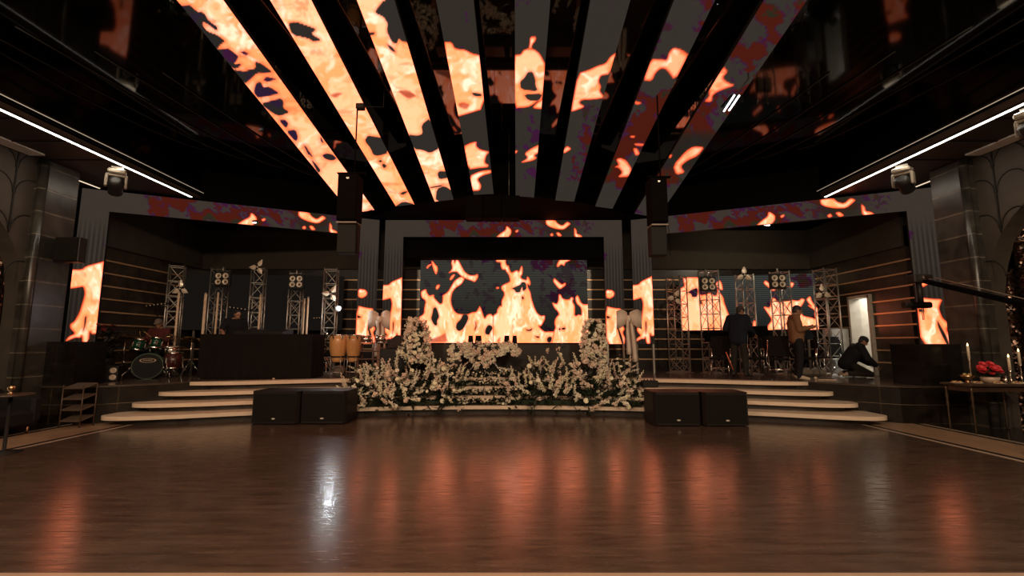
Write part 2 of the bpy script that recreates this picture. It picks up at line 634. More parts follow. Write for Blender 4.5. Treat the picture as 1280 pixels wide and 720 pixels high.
def arch_wall(name, x, side):
    """Side wall with an arched opening, a dark niche behind it."""
    yc, half, spring = 7.15, 1.6, 2.3
    y0, y1 = -6.0, 9.6
    arc = [(yc - half * math.cos(a), spring + half * 1.25 * math.sin(a)) for a in np.linspace(0, PI, 25)]
    pts_out = [(y0, 0), (yc - half, 0)] + arc + [(yc + half, 0), (y1, 0), (y1, CEIL), (y0, CEIL)]
    # fan of quads between arch and top edge
    vs, fs = [], []

    def quad(a, b_, c, d):
        o = len(vs)
        vs.extend([(x, *a), (x, *b_), (x, *c), (x, *d)])
        fs.append((o, o + 1, o + 2, o + 3))
    quad((y0, 0), (yc - half, 0), (yc - half, CEIL), (y0, CEIL))
    quad((yc + half, 0), (y1, 0), (y1, CEIL), (yc + half, CEIL))
    for i in range(len(arc) - 1):
        quad(arc[i], arc[i + 1], (arc[i + 1][0], CEIL), (arc[i][0], CEIL))
    # reveal
    for i in range(len(arc) - 1):
        o = len(vs)
        vs.extend([(x, *arc[i]), (x, *arc[i + 1]), (x + side * 0.35, *arc[i + 1]), (x + side * 0.35, *arc[i])])
        fs.append((o, o + 1, o + 2, o + 3))
    for yy in (yc - half, yc + half):
        o = len(vs)
        vs.extend([(x, yy, 0), (x, yy, spring), (x + side * 0.35, yy, spring), (x + side * 0.35, yy, 0)])
        fs.append((o, o + 1, o + 2, o + 3))
    w = struct(name, MB().add(vs, fs), M['wall_panel'])
    back = MB().box(x + side * 0.5, yc, 2.6, 0.1, 3.8, 5.2)
    struct(name + '_niche', back, M['black_matte'])
    # raised seams and small scalloped arcs of the panelling
    mb = MB()
    for yy in (9.25, 8.95, 8.35, 7.75, 7.15, 6.55, 5.9):
        zlo = 0.0
        if abs(yy - yc) < half:
            zlo = spring + half * 1.25 * math.sqrt(max(0, 1 - ((yy - yc) / half) ** 2))
        mb.box(x - side * 0.008, yy, (zlo + CEIL) / 2, 0.016, 0.028, CEIL - zlo)
    for z0 in (1.0, 1.9, 2.8, 3.7, 4.4, 4.9):
        for yy in (9.1, 8.65, 8.05, 7.45, 6.85):
            zc = z0 + 0.35
            inside = abs(yy - yc) < half and zc + 0.35 < spring + half * 1.25 * math.sqrt(max(0, 1 - ((yy - yc) / half) ** 2)) + 0.4
            if inside:
                continue
            mb.tube([(x - side * 0.006, yy + 0.28 * math.cos(a), z0 + 0.28 * math.sin(a) * 1.2) for a in np.linspace(0, PI, 13)], 0.011, n=5)
    trim(mb, M['black_soft'])


arch_wall('wall_hall_left', HL, -1)
arch_wall('wall_hall_right', HR, 1)
struct('wall_front', MB().box(0.1, -6.1, 3.0, 19.5, 0.2, 6.2), M['wall_panel'])

M['sequin'] = bpy.data.materials.new('sequin')
M['sequin'].use_nodes = True
nt = M['sequin'].node_tree
bs = nt.nodes['Principled BSDF']
bs.inputs['Metallic'].default_value = 1.0
bs.inputs['Roughness'].default_value = 0.2
bs.inputs['Base Color'].default_value = (0.085, 0.055, 0.042, 1)
tc = nt.nodes.new('ShaderNodeTexCoord')
vo = nt.nodes.new('ShaderNodeTexVoronoi')
vo.inputs['Scale'].default_value = 26
nt.links.new(tc.outputs['Object'], vo.inputs['Vector'])
sub = nt.nodes.new('ShaderNodeVectorMath')
sub.operation = 'SUBTRACT'
sub.inputs[1].default_value = (0.5, 0.5, 0.5)
nt.links.new(vo.outputs['Color'], sub.inputs[0])
scl = nt.nodes.new('ShaderNodeVectorMath')
scl.operation = 'SCALE'
scl.inputs['Scale'].default_value = 0.9
nt.links.new(sub.outputs[0], scl.inputs[0])
ge = nt.nodes.new('ShaderNodeNewGeometry')
ad = nt.nodes.new('ShaderNodeVectorMath')
nt.links.new(scl.outputs[0], ad.inputs[0])
nt.links.new(ge.outputs['Normal'], ad.inputs[1])
nm = nt.nodes.new('ShaderNodeVectorMath')
nm.operation = 'NORMALIZE'
nt.links.new(ad.outputs[0], nm.inputs[0])
nt.links.new(nm.outputs[0], bs.inputs['Normal'])

# pillars next to the stage
for nm_, x0, x1 in (('pillar_left', -9.25, -9.02), ('pillar_right', 9.22, 9.5)):
    struct(nm_, MB().box((x0 + x1) / 2, 9.05, 2.6, x1 - x0, 0.7, 5.2), M['pillar'])
    xi = x1 if x0 < 0 else x0
    s = 1 if x0 < 0 else -1
    mb = MB()
    for i in range(11):
        mb.box(xi + s * 0.002, 9.05, 0.46 * i + 0.02, 0.006, 0.71, 0.008)
    trim(mb, M['dull_brass'])
    # rounded polished corner of the pillar towards the hall
    mb = MB().lathe([(0.075, 0), (0.075, 5.2)], 16, Matrix.Translation((xi - s * 0.04, 8.72, 0)))
    trim(mb, M['pillar'])
# return walls between pillar and the outer LED columns
struct('wall_return_left', MB().box(-10.35, 10.1, 2.6, 1.0, 0.12, 5.2), M['marble_wall'])
struct('wall_return_right', MB().box(10.65, 10.1, 2.6, 1.1, 0.12, 5.2), M['marble_wall'])

# black stone plinths on the stage beside the outer LED columns
pl = MB().box(8.79, 9.5, (STZ + 1.55) / 2, 0.84, 0.7, 1.55 - STZ - 0.012)
struct('plinth_right', pl, M['plinth'])
pl = MB().box(-8.72, 9.5, (STZ + 1.6) / 2, 0.6, 0.7, 1.6 - STZ - 0.012)
struct('plinth_left', pl, M['plinth'])

# ceiling: high black mirror panels over the floor, lower slatted soffits along the sides
mb = MB().add([(-4.3, -6, CEIL), (-4.3, 15, CEIL), (4.3, 15, CEIL), (4.3, -6, CEIL)], [(0, 1, 2, 3)])
struct('ceiling', mb, M['black_gloss'])
mb = MB().add([(-7.7, -6, CEIL), (-7.7, 15, CEIL), (-4.3, 15, CEIL), (-4.3, -6, CEIL)], [(0, 1, 2, 3)])
mb.add([(4.3, -6, CEIL), (4.3, 15, CEIL), (8.03, 15, CEIL), (8.03, -6, CEIL)], [(0, 1, 2, 3)])
struct('ceiling_sides', mb, M['black_satin'])
for nm_, xa, xb in (('ceiling_left', -9.9, -7.7), ('ceiling_right', 8.03, 10.3)):
    struct(nm_, MB().box((xa + xb) / 2, 3.0, 5.28, xb - xa, 18.0, 0.12), M['soffit'])
    xi = xb if xa < 0 else xa
    struct(nm_ + '_fascia', MB().box(xi + (-0.03 if xa < 0 else 0.03), 4.5, 5.66, 0.06, 21.0, 0.72), M['black_satin'])
    # pale air grille along the wall
    xg = -9.0 if xa < 0 else 9.25
    trim(MB().box(xg, 6.2, 5.21, 0.3, 4.6, 0.03), M['pale_vent'])
    mb = MB()
    for i in range(16):
        mb.box((xa + xb) / 2, -4 + i * 0.85, 5.212, xb - xa, 0.02, 0.012)
    trim(mb, M['black_matte'])

# curved soffit over the stage, dark
xs = np.linspace(-7.66, 8.0, 61)


def arc_front(x):
    return min(10.8 + 0.131 * x * x, 12.95) if abs(x) < 4.05 else 12.95


pts = [(x, arc_front(x)) for x in xs]
# beyond the centre the soffit follows the slanted LED portals
pts = []
for x in np.linspace(-9.9, 10.2, 81):
    if abs(x) < 4.0:
        pts.append((x, 10.85 + 0.131 * x * x))
    else:
        pts.append((x, 12.95 - (abs(x) - 4.0) * 0.46))
struct('ceiling_stage', MB().prism(pts + [(10.2, 14.6), (-9.9, 14.6)], TOPZ + 0.005, CEIL - 0.002), M['dead_black'])

# thin curved ribs on the black side ceilings
for s in (-1, 1):
    for i in range(5):
        pts = [(s * (4.3 + 0.62 * i + 0.5 * t), 12.2 - 0.55 * i - 0.9 * t * t, CEIL - 0.012) for t in np.linspace(0, 2.4, 14)]
        pts = [(max(-7.6, min(7.95, x)), y, z) for x, y, z in pts]
        trim(MB().tube(pts, 0.012, n=6), M['black_soft'])
# ================================================================== LED screens and what plays on them
def vnoise(x, y, seed=0):
    xi = np.floor(x).astype(np.int64)
    yi = np.floor(y).astype(np.int64)
    xf, yf = x - xi, y - yi
    xf = xf * xf * (3 - 2 * xf)
    yf = yf * yf * (3 - 2 * yf)

    def h(a, b_):
        n = (a * 374761393 + b_ * 668265263 + seed * 1274126177) & 0x7fffffff
        n = ((n ^ (n >> 13)) * 1274126177) & 0x7fffffff
        n = n ^ (n >> 16)
        return (n & 0xffff) / 65535.0
    return (h(xi, yi) * (1 - xf) + h(xi + 1, yi) * xf) * (1 - yf) + (h(xi, yi + 1) * (1 - xf) + h(xi + 1, yi + 1) * xf) * yf


def fbm(x, y, seed=0, o=4):
    s, a, t = 0, 0.5, 0
    for i in range(o):
        s = s + a * vnoise(x * 2 ** i, y * 2 ** i, seed + i)
        t += a
        a *= 0.55
    return s / t


def sstep(a, b_, x):
    t = np.clip((x - a) / (b_ - a), 0, 1)
    return t * t * (3 - 2 * t)


def sdist(px, py, poly):
    """Signed distance to a polygon, negative inside."""
    d2 = np.full(px.shape, 1e9)
    inside = np.zeros(px.shape, bool)
    n = len(poly)
    for i in range(n):
        ax, ay = poly[i]
        bx, by = poly[(i + 1) % n]
        ex, ey = bx - ax, by - ay
        wx, wy = px - ax, py - ay
        t = np.clip((wx * ex + wy * ey) / (ex * ex + ey * ey + 1e-9), 0, 1)
        d2 = np.minimum(d2, (wx - ex * t) ** 2 + (wy - ey * t) ** 2)
        c = ((ay > py) != (by > py))
        if ey != 0:
            c &= (wx < ex * (py - ay) / ey)
            inside ^= c
    d = np.sqrt(d2)
    return np.where(inside, -d, d)


def T(ox, oy, s, pts):
    return [(ox + x / s, oy + y / s) for x, y in pts]


def smooth_poly(p):
    """One round of corner cutting, so traced outlines flow."""
    out = []
    n = len(p)
    for i in range(n):
        a, b_ = p[i], p[(i + 1) % n]
        out.append((a[0] * .8 + b_[0] * .2, a[1] * .8 + b_[1] * .2))
        out.append((a[0] * .2 + b_[0] * .8, a[1] * .2 + b_[1] * .8))
    return out


RED_GAIN = 1.45


def flame_color(px, py, sd, warm=0.0, fs=0.05, strx=1.0, hot=0.0, rim=2.2):
    """Fire of the video: cream and peach tongues, orange and red towards their rims."""
    fx, fy = fs * strx, fs / strx
    w1 = fbm(px * fx, py * fy, 3, 3) - 0.5
    w2 = fbm(px * fx + 31, py * fy + 17, 5, 3) - 0.5
    n = fbm(px * fx * 0.9 + 2.6 * w1, py * fy * 0.9 + 2.6 * w2, 9, 3)
    n2 = fbm(px * fx * 1.7 + 3.5 * w2, py * fy * 1.2 + 3.5 * w1, 21, 3)
    lo = lin((253, 180, 110)) * (1 - warm) + lin((224, 98, 56)) * warm
    hi = lin((255, 214, 156)) * (1 - warm) + lin((246, 162, 108)) * warm
    edge_c = lin((224, 100, 54)) * (1 - warm) + lin((196, 66, 36)) * warm
    k = sstep(0.30, 0.62, n)[:, None]
    c = lo * (1 - k) + hi * k
    h = sstep(0.56 - 0.08 * hot, 0.90, n2)[:, None] * (1 - 0.6 * warm)
    c = c * (1 - h) + lin((255, 249, 212)) * 1.08 * h
    r = sstep(0.68, 0.88, fbm(px * fx * 1.5 + 4 * w2 + 50, py * fy * 1.1, 33, 3))[:, None] * 0.5
    c = c * (1 - r) + lin((240, 138, 80)) * r
    e = sstep(0, 1, np.clip(-sd / rim, 0, 1))[:, None]
    c = edge_c * (1 - e) + c * e
    # red diodes run far hotter than the others: the picture clips, the room gets the red light
    c = c * 1.0
    c[:, 0] *= 1 + RED_GAIN * sstep(0.45, 0.95, c[:, 0])
    return c


def patches(px, py, amount, seed, gray, sc=0.085, ax=1.0):
    """Dull background of the video: grey with purple, dark red and olive patches."""
    w = fbm(px * sc * 2.3, py * sc * 2.3, seed + 1) - 0.5
    n = fbm(px * sc * ax + 1.2 * w, py * sc + 1.2 * w, seed)
    n2 = fbm(px * sc * 1.7 * ax + 40 + w, py * sc * 1.7, seed + 7)
    n3 = fbm(px * sc * 0.9 + 80, py * sc * 0.9, seed + 13)
    c = np.repeat(lin(gray)[None, :], len(px), 0) * (0.93 + 0.14 * fbm(px * .5, py * .5, 2)[:, None])
    thr = 0.78 - 0.42 * amount
    thr = np.broadcast_to(thr, px.shape)
    p = sstep(0, 0.02, n - thr)[:, None]
    purple = lin((58, 24, 56)) * (0.75 + 0.5 * n2[:, None])
    red = lin((74, 25, 15))
    olive = lin((42, 40, 27))
    k = sstep(0.03, 0.09, n - thr)[:, None] * np.clip(2.2 * np.broadcast_to(amount, px.shape) - 0.35, 0, 1)[:, None]
    pc = purple * (1 - k) + red * k
    q = sstep(0.60, 0.68, n3)[:, None] * k
    pc = pc * (1 - q) + olive * q
    return c * (1 - p) + pc * p


def paint(px, py, col, layers, warm=0.0, fs=0.05, strx=1.0, bgcol=None, hot=0.0, rim=2.2):
    bg = col.copy() if bgcol is None else bgcol
    for kind, poly in layers:
        poly = smooth_poly(poly)
        xs_ = [p[0] for p in poly]
        ys_ = [p[1] for p in poly]
        sel = (px > min(xs_) - 8) & (px < max(xs_) + 8) & (py > min(ys_) - 8) & (py < max(ys_) + 8)
        if not sel.any():
            continue
        x, y = px[sel], py[sel]
        sd = sdist(x, y, poly)
        a = (1 - sstep(-0.45, 0.55, sd))[:, None]
        if kind == 'F':
            c = flame_color(x, y, sd, warm, fs, strx, hot, rim)
            halo = (np.exp(-np.clip(sd, 0, 9) / 0.8) * (sd > 0) * 0.18)[:, None]
            base = col[sel] * (1 - halo) + lin((120, 40, 24)) * halo
            col[sel] = base * (1 - a) + c * a
        elif kind == 'H':
            fr = (np.clip(1 - sd / (rim * 1.3), 0, 1) * (sd > -0.5) * 0.6)[:, None]
            base = col[sel] * (1 - fr) + np.minimum(col[sel], lin((216, 104, 58))) * fr
            col[sel] = base * (1 - a) + bg[sel] * a
        elif kind == 'R':
            a = (1 - sstep(-2.5, 0.5, sd))[:, None] * 0.8
            n = fbm(x * 0.2, y * 0.2, 77)[:, None]
            c = lin((150, 52, 36)) * n * 1.6
            col[sel] = col[sel] * (1 - a) + c * a
    return col


def led_material():
    m = bpy.data.materials.new('led_screen')
    m.use_nodes = True
    nt = m.node_tree
    for n in list(nt.nodes):
        nt.nodes.remove(n)
    out = nt.nodes.new('ShaderNodeOutputMaterial')
    em = nt.nodes.new('ShaderNodeEmission')
    at = nt.nodes.new('ShaderNodeAttribute')
    at.attribute_name = 'video'
    em.inputs['Strength'].default_value = 1.0
    nt.links.new(at.outputs['Color'], em.inputs['Color'])
    nt.links.new(em.outputs[0], out.inputs[0])
    return m


M['led'] = led_material()


def project(v):
    """World points (n,3) -> picture plane of the traced video frame."""
    d = v - np.array([CX, 0, H])
    c, s = math.cos(PITCH), math.sin(PITCH)
    depth = d[:, 1] * c + d[:, 2] * s
    up = -d[:, 1] * s + d[:, 2] * c
    return 640 + FPX * d[:, 0] / depth, 360 - FPX * up / depth


def screen(name, TL, TR, BR, BL, nu, nv, fn, parent=None):
    """Flat screen of nu x nv light cells; fn(points, u, v) gives each cell corner its colour."""
    u, v = np.meshgrid(np.linspace(0, 1, nu + 1), np.linspace(0, 1, nv + 1))
    u, v = u.ravel()[:, None], v.ravel()[:, None]
    TL, TR, BR, BL = (np.array(p, float) for p in (TL, TR, BR, BL))
    pts = (TL * (1 - u) + TR * u) * (1 - v) + (BL * (1 - u) + BR * u) * v
    i = np.arange(nu * nv)
    r, c = i // nu, i % nu
    a = r * (nu + 1) + c
    faces = np.stack([a, a + nu + 1, a + nu + 2, a + 1], 1)
    me = bpy.data.meshes.new(name)
    me.vertices.add(len(pts))
    me.vertices.foreach_set('co', pts.astype(np.float32).ravel())
    me.loops.add(faces.size)
    me.loops.foreach_set('vertex_index', faces.astype(np.int32).ravel())
    me.polygons.add(len(faces))
    me.polygons.foreach_set('loop_start', np.arange(0, faces.size, 4, dtype=np.int32))
    me.update(calc_edges=True)
    col = fn(pts, u[:, 0], v[:, 0])
    ca = me.color_attributes.new('video', 'FLOAT_COLOR', 'POINT')
    ca.data.foreach_set('color', np.concatenate([col, np.ones((len(col), 1))], 1).astype(np.float32).ravel())
    me.materials.append(M['led'])
    o = bpy.data.objects.new(name, me)
    COL.objects.link(o)
    if parent is not None:
        o.parent = parent
    return o


# ---------------------------------------------------------------- centre wall
A_, B_, C_, D_ = (520, 318, 10), (612, 318, 10), (520, 366, 10), (612, 366, 10)
CENTRE = [
    ('F', T(*C_, [(30, 700), (30, 310), (100, 265), (105, 190), (125, 100), (70, 60), (60, -15), (125, -50), (135, -5), (165, 40), (225, 20), (225, 60), (270, 110), (300, 140), (330, 130), (335, 60), (330, 35), (400, -10), (440, -80), (480, -150), (560, -205), (610, -180), (570, -110), (490, -60), (450, 0), (435, 80), (445, 160), (480, 230), (520, 262), (590, 270), (650, 270), (700, 245), (755, 240), (785, 190), (795, 165), (815, 200), (840, 280), (860, 325), (890, 275), (935, 262), (960, 290), (1010, 290), (1040, 700)])),
    ('F', T(*B_, [(40, 1200), (40, 800), (50, 760), (95, 730), (95, 690), (130, 640), (150, 650), (150, 580), (185, 510), (180, 470), (150, 440), (145, 400), (180, 375), (250, 345), (258, 320), (238, 250), (208, 215), (200, 190), (160, 190), (140, 150), (140, 100), (85, 95), (78, 55), (204, 55), (200, 105), (225, 150), (235, 130), (250, 190), (270, 232), (345, 195), (365, 225), (400, 140), (412, 165), (412, 240), (385, 285), (405, 305), (440, 318), (462, 320), (470, 275), (490, 290), (512, 350), (505, 390), (470, 368), (480, 420), (510, 470), (520, 540), (550, 640), (590, 730), (640, 770), (692, 762), (690, 810), (665, 860), (640, 900), (610, 890), (640, 930), (690, 970), (740, 965), (812, 965), (830, 1200)])),
    ('F', T(*B_, [(730, 1200), (790, 1060), (800, 970), (825, 920), (810, 850), (830, 790), (870, 750), (850, 710), (810, 670), (778, 598), (840, 622), (860, 580), (865, 498), (890, 503), (910, 550), (960, 567), (1000, 562), (1020, 533), (1050, 543), (1035, 590), (1065, 640), (1065, 720), (1062, 760), (1085, 770), (1110, 752), (1150, 762), (1150, 700), (1140, 662), (1085, 612), (1070, 540), (1100, 508), (1120, 545), (1140, 600), (1175, 627), (1290, 620), (1290, 1200)])),
    ('F', T(*A_, [(440, 110), (455, 62), (475, 62), (480, 112), (495, 72), (520, 64), (540, 90), (570, 150), (610, 220), (670, 262), (740, 262), (772, 243), (776, 290), (735, 347), (690, 327), (620, 303), (560, 268), (530, 237), (510, 217), (455, 218), (402, 237), (440, 200), (455, 165)])),
    ('F', T(*A_, [(192, 80), (215, 92), (242, 130), (267, 150), (272, 200), (250, 258), (223, 200), (208, 150)])),
    ('F', T(*A_, [(128, 168), (150, 135), (195, 115), (190, 132), (165, 150), (145, 178)])),
    ('F', T(*A_, [(420, 312), (440, 272), (475, 247), (487, 256), (457, 305), (430, 323)])),
    ('F', T(*A_, [(246, 420), (262, 382), (300, 378), (288, 417), (260, 443)])),
    ('F', T(*B_, [(838, 148), (850, 108), (880, 58), (1030, 58), (985, 84), (945, 102), (935, 145), (895, 122), (855, 160)])),
    ('F', T(*B_, [(792, 337), (808, 295), (850, 333), (905, 380), (948, 350), (952, 385), (880, 438), (848, 410)])),
    ('F', T(*B_, [(82, 412), (115, 405), (118, 426), (85, 432)])),
    ('H', T(*B_, [(272, 427), (330, 402), (385, 377), (398, 348), (440, 345), (457, 372), (462, 432), (415, 464), (408, 400), (392, 440), (382, 472), (330, 478), (310, 440)])),
    ('H', T(*B_, [(400, 525), (425, 530), (430, 555), (405, 565)])),
    ('H', T(*C_, [(215, 190), (250, 178), (272, 230), (292, 300), (262, 350), (267, 402), (240, 412), (213, 380), (187, 320), (205, 260)])),
    ('H', T(*C_, [(498, 432), (508, 380), (560, 330), (588, 268), (642, 272), (657, 312), (636, 372), (590, 452), (545, 480), (513, 467)])),
    ('H', T(*C_, [(862, 482), (878, 430), (910, 398), (952, 418), (957, 452), (930, 492), (915, 527), (868, 517)])),
    ('H', T(*C_, [(742, 360), (752, 372), (758, 430), (738, 470), (728, 465), (745, 420)])),
    ('H', T(*D_, [(715, 572), (745, 545), (780, 555), (775, 600), (755, 625), (722, 615)])),
    ('H', T(*D_, [(452, 452), (490, 466), (538, 438), (522, 476), (470, 480)])),
    ('H', T(*D_, [(862, 448), (880, 440), (890, 460), (870, 470)])),
    ('H', T(*D_, [(898, 440), (950, 432), (945, 460), (905, 463)])),
    ('H', T(*D_, [(565, 540), (625, 545), (615, 568), (590, 560)])),
    ('R', T(*C_, [(140, 635), (180, 570), (330, 515), (375, 470), (395, 560), (400, 630)])),
    ('R', T(*C_, [(1000, 620), (1020, 560), (1070, 540), (1060, 625)])),
]


def centre_fn(pts, u, v):
    px, py = project(pts)
    bg = patches(px, py, np.clip(0.15 + 0.5 * sstep(640, 720, px) * sstep(400, 330, py), 0, 1), 11, (66, 64, 57), 0.07)
    fall = sstep(428, 338, py)
    stripe = 0.5 + 0.5 * np.sin(py * 2 * PI / 2.15)
    bg = bg * ((0.22 + 0.78 * stripe * fall))[:, None]
    n = sstep(0.55, 0.62, fbm(px * .09, py * .09, 71))[:, None] * 0.6
    bg = bg * (1 - n) + lin((36, 22, 30)) * n
    col = paint(px, py, bg.copy(), CENTRE, 0.0, 0.08, 1.5, bgcol=bg, hot=1.0)
    return col * 1.12


def led_wall(name, label, TL, TR, BR, BL, nu, nv, fn, depth=0.09):
    t = thing(name, label, 'LED screen')
    t['kind'] = 'thing'
    n = (Vector(TR) - Vector(TL)).cross(Vector(BL) - Vector(TL)).normalized()
    if n.y > 0:
        n = -n
    casing = MB()
    q = [Vector(p) - n * 0.006 for p in (TL, TR, BR, BL)]
    r = [p - n * depth for p in q]
    casing.add(q + r, [(0, 1, 2, 3), (7, 6, 5, 4), (0, 4, 5, 1), (1, 5, 6, 2), (2, 6, 7, 3), (3, 7, 4, 0)])
    casing.build('casing', M['black_soft'], t)
    screen('screen', TL, TR, BR, BL, nu, nv, fn, t)
    return t


SD = 13.9
tl, tr = P(526, 323.5, d=SD), P(733.5, 323.5, d=SD)
zb = P(640, 428.5, d=SD).z
led_wall('led_screen', 'wide LED wall at stage centre showing tall flames over dark louvres', tl, tr, (tr.x, SD, zb), (tl.x, SD, zb), 350, 210, centre_fn)

# ---------------------------------------------------------------- wall on the right of the stage
F_, G_ = (840, 336, 10), (930, 336, 10)
RIGHT = [
    ('F', T(*F_, [(80, 900), (80, 450), (90, 420), (70, 340), (85, 260), (160, 215), (138, 130), (138, 105), (350, 105), (362, 190), (342, 240), (325, 300), (365, 330), (420, 320), (480, 300), (540, 345), (570, 300), (568, 240), (590, 285), (642, 358), (652, 420), (692, 530), (737, 630), (722, 700), (690, 900)])),
    ('F', T(*F_, [(540, 190), (592, 138), (622, 180), (638, 265), (600, 262), (558, 220)])),
    ('H', T(*F_, [(186, 300), (250, 258), (322, 235), (318, 350), (250, 355), (240, 310)])),
    ('H', T(*F_, [(345, 400), (372, 395), (376, 438), (350, 442)])),
    ('F', T(*G_, [(243, 182), (265, 142), (330, 190), (404, 240), (370, 287), (328, 250)])),
    ('F', T(*G_, [(260, 900), (290, 720), (352, 640), (300, 560), (238, 468), (330, 492), (338, 360), (392, 370), (417, 420), (500, 400), (590, 388), (680, 402), (720, 368), (762, 383), (742, 430), (705, 480), (720, 560), (745, 590), (790, 600), (850, 612), (895, 630), (880, 570), (890, 520), (810, 470), (800, 450), (850, 475), (800, 420), (778, 380), (828, 338), (845, 400), (900, 480), (960, 500), (960, 900)])),
    ('F', T(*G_, [(580, 163), (628, 180), (602, 232), (578, 232)])),
    ('F', T(*G_, [(100, 760), (120, 640), (152, 660), (152, 722), (130, 800)])),
]


def right_fn(pts, u, v):
    px, py = project(pts)
    bg = patches(px, py, np.clip(0.2 + 0.35 * sstep(940, 1010, px), 0, 1), 15, (66, 68, 64), 0.06)
    stripe = 0.5 + 0.5 * np.sin(py * 2 * PI / 2.5)
    bg = bg * (0.25 + 0.75 * stripe * sstep(415, 352, py))[:, None]
    col = paint(px, py, bg.copy(), RIGHT, 0.06, 0.06, 1.4, bgcol=bg, hot=0.6)
    return col * 1.08


ra, rb = P(849.5, 347, d=13.9), P(1018, 341.5, d=13.1)
zt = 0.5 * (ra.z + rb.z)
zb = P(849, 413, d=13.9).z
led_wall('led_screen', 'LED wall behind the right hand trusses showing flames', (ra.x, ra.y, zt), (rb.x, rb.y, zt), (rb.x, rb.y, zb), (ra.x, ra.y, zb), 270, 140, right_fn)


def off_fn(pts, u, v):
    g = np.repeat(np.array([[0.0078, 0.0062, 0.0050]]), len(pts), 0)
    return g


la, lb = P(233, 340, d=13.4), P(430, 346, d=13.95)
zt = 3.62
led_wall('led_screen', 'switched off black LED wall behind the left hand trusses', (la.x, la.y, zt), (lb.x, lb.y, zt), (lb.x, lb.y, zb), (la.x, la.y, zb), 8, 6, off_fn)


# ---------------------------------------------------------------- three portals that play one and the same video
def mapB(p):
    return [(482 + (x - 790.5) * 22 / 23.5, y) for x, y in p]


E_, E2 = (740, 348, 10), (660, 400, 8)
HB = (560, 264, 10)
HC = (640, 262, 6.667)
PORTAL = [
    ('F', T(*HB, [(595, 330), (660, 270), (720, 230), (730, 178), (757, 190), (792, 230), (787, 280), (745, 330)])),
    ('F', T(*HB, [(840, 240), (880, 222), (876, 250), (850, 262)])),
    ('F', T(*HC, [(282, 78), (360, 80), (380, 110), (420, 130), (460, 93), (488, 110), (472, 127), (430, 162), (370, 157), (310, 137), (283, 115)])),
    ('F', T(*HC, [(518, 232), (517, 142), (537, 170), (537, 198), (570, 208), (590, 235)])),
    ('F', T(*HC, [(315, 205), (335, 190), (345, 212), (325, 220)])),
    ('F', T(*HC, [(365, 190), (390, 185), (415, 215), (385, 222)])),
    # right column
    ('F', T(*E_, [(150, 150), (230, 155), (257, 190), (247, 230), (200, 262), (150, 250)])),
    ('F', T(*E_, [(140, 355), (250, 380), (337, 387), (318, 430), (303, 474), (312, 530), (324, 576), (370, 631), (339, 682), (369, 749), (356, 850), (140, 850)])),
    ('H', T(*E_, [(283, 590), (300, 640), (335, 740), (352, 830), (332, 830), (298, 720), (280, 640)])),
    ('H', T(*E_, [(150, 470), (200, 495), (175, 508), (150, 506)])),
    # left column
    ('F', mapB(T(*E_, [(480, 93), (580, 90), (610, 52), (718, 8), (760, -10), (765, 715), (738, 722), (718, 726), (702, 690), (697, 735), (700, 818), (654, 818), (640, 735), (628, 760), (590, 757), (545, 780), (515, 795), (537, 750), (587, 720), (543, 670), (537, 632), (570, 600), (600, 520), (612, 440), (622, 380), (627, 320), (607, 253), (560, 268), (480, 285)]))),
    ('H', mapB(T(*E_, [(645, 560), (660, 540), (662, 620), (650, 690), (644, 690), (648, 640)]))),
]


def portal_color(px, py):
    amt = np.clip(sstep(522, 548, px + 8 * fbm(px * .1, py * .15, 5)) * sstep(748, 728, px), 0, 1)
    hd = sstep(302, 292, py)
    base = (58, 50, 43)
    bg = patches(px, py, 0.08 + 0.76 * amt * hd, 29, base, 0.075, 0.8)
    ol = sstep(0.2, 0.9, np.exp(-((px - 700) / 26.0) ** 2))[:, None] * (hd * amt)[:, None] * 0.8
    bg = bg * (1 - ol) + lin((40, 36, 26)) * ol
    # the louvred lower part of the columns
    colm = (py > 292)
    lp = sstep(296, 330, py) * colm
    ph = np.where(px < 600, (px - 482) / 22.5, (px - 755) / 22.5)
    st = sstep(0.25, 0.75, 0.5 + 0.5 * np.cos(ph * 2 * PI * 6))
    dim = 1 - 0.45 * sstep(320, 430, py) * colm
    bg = bg * ((1 - lp * 0.42 * (1 - st)) * dim)[:, None]
    return paint(px, py, bg.copy(), PORTAL, 0.03, 0.07, 1.3, bgcol=bg, hot=0.4) * 1.05


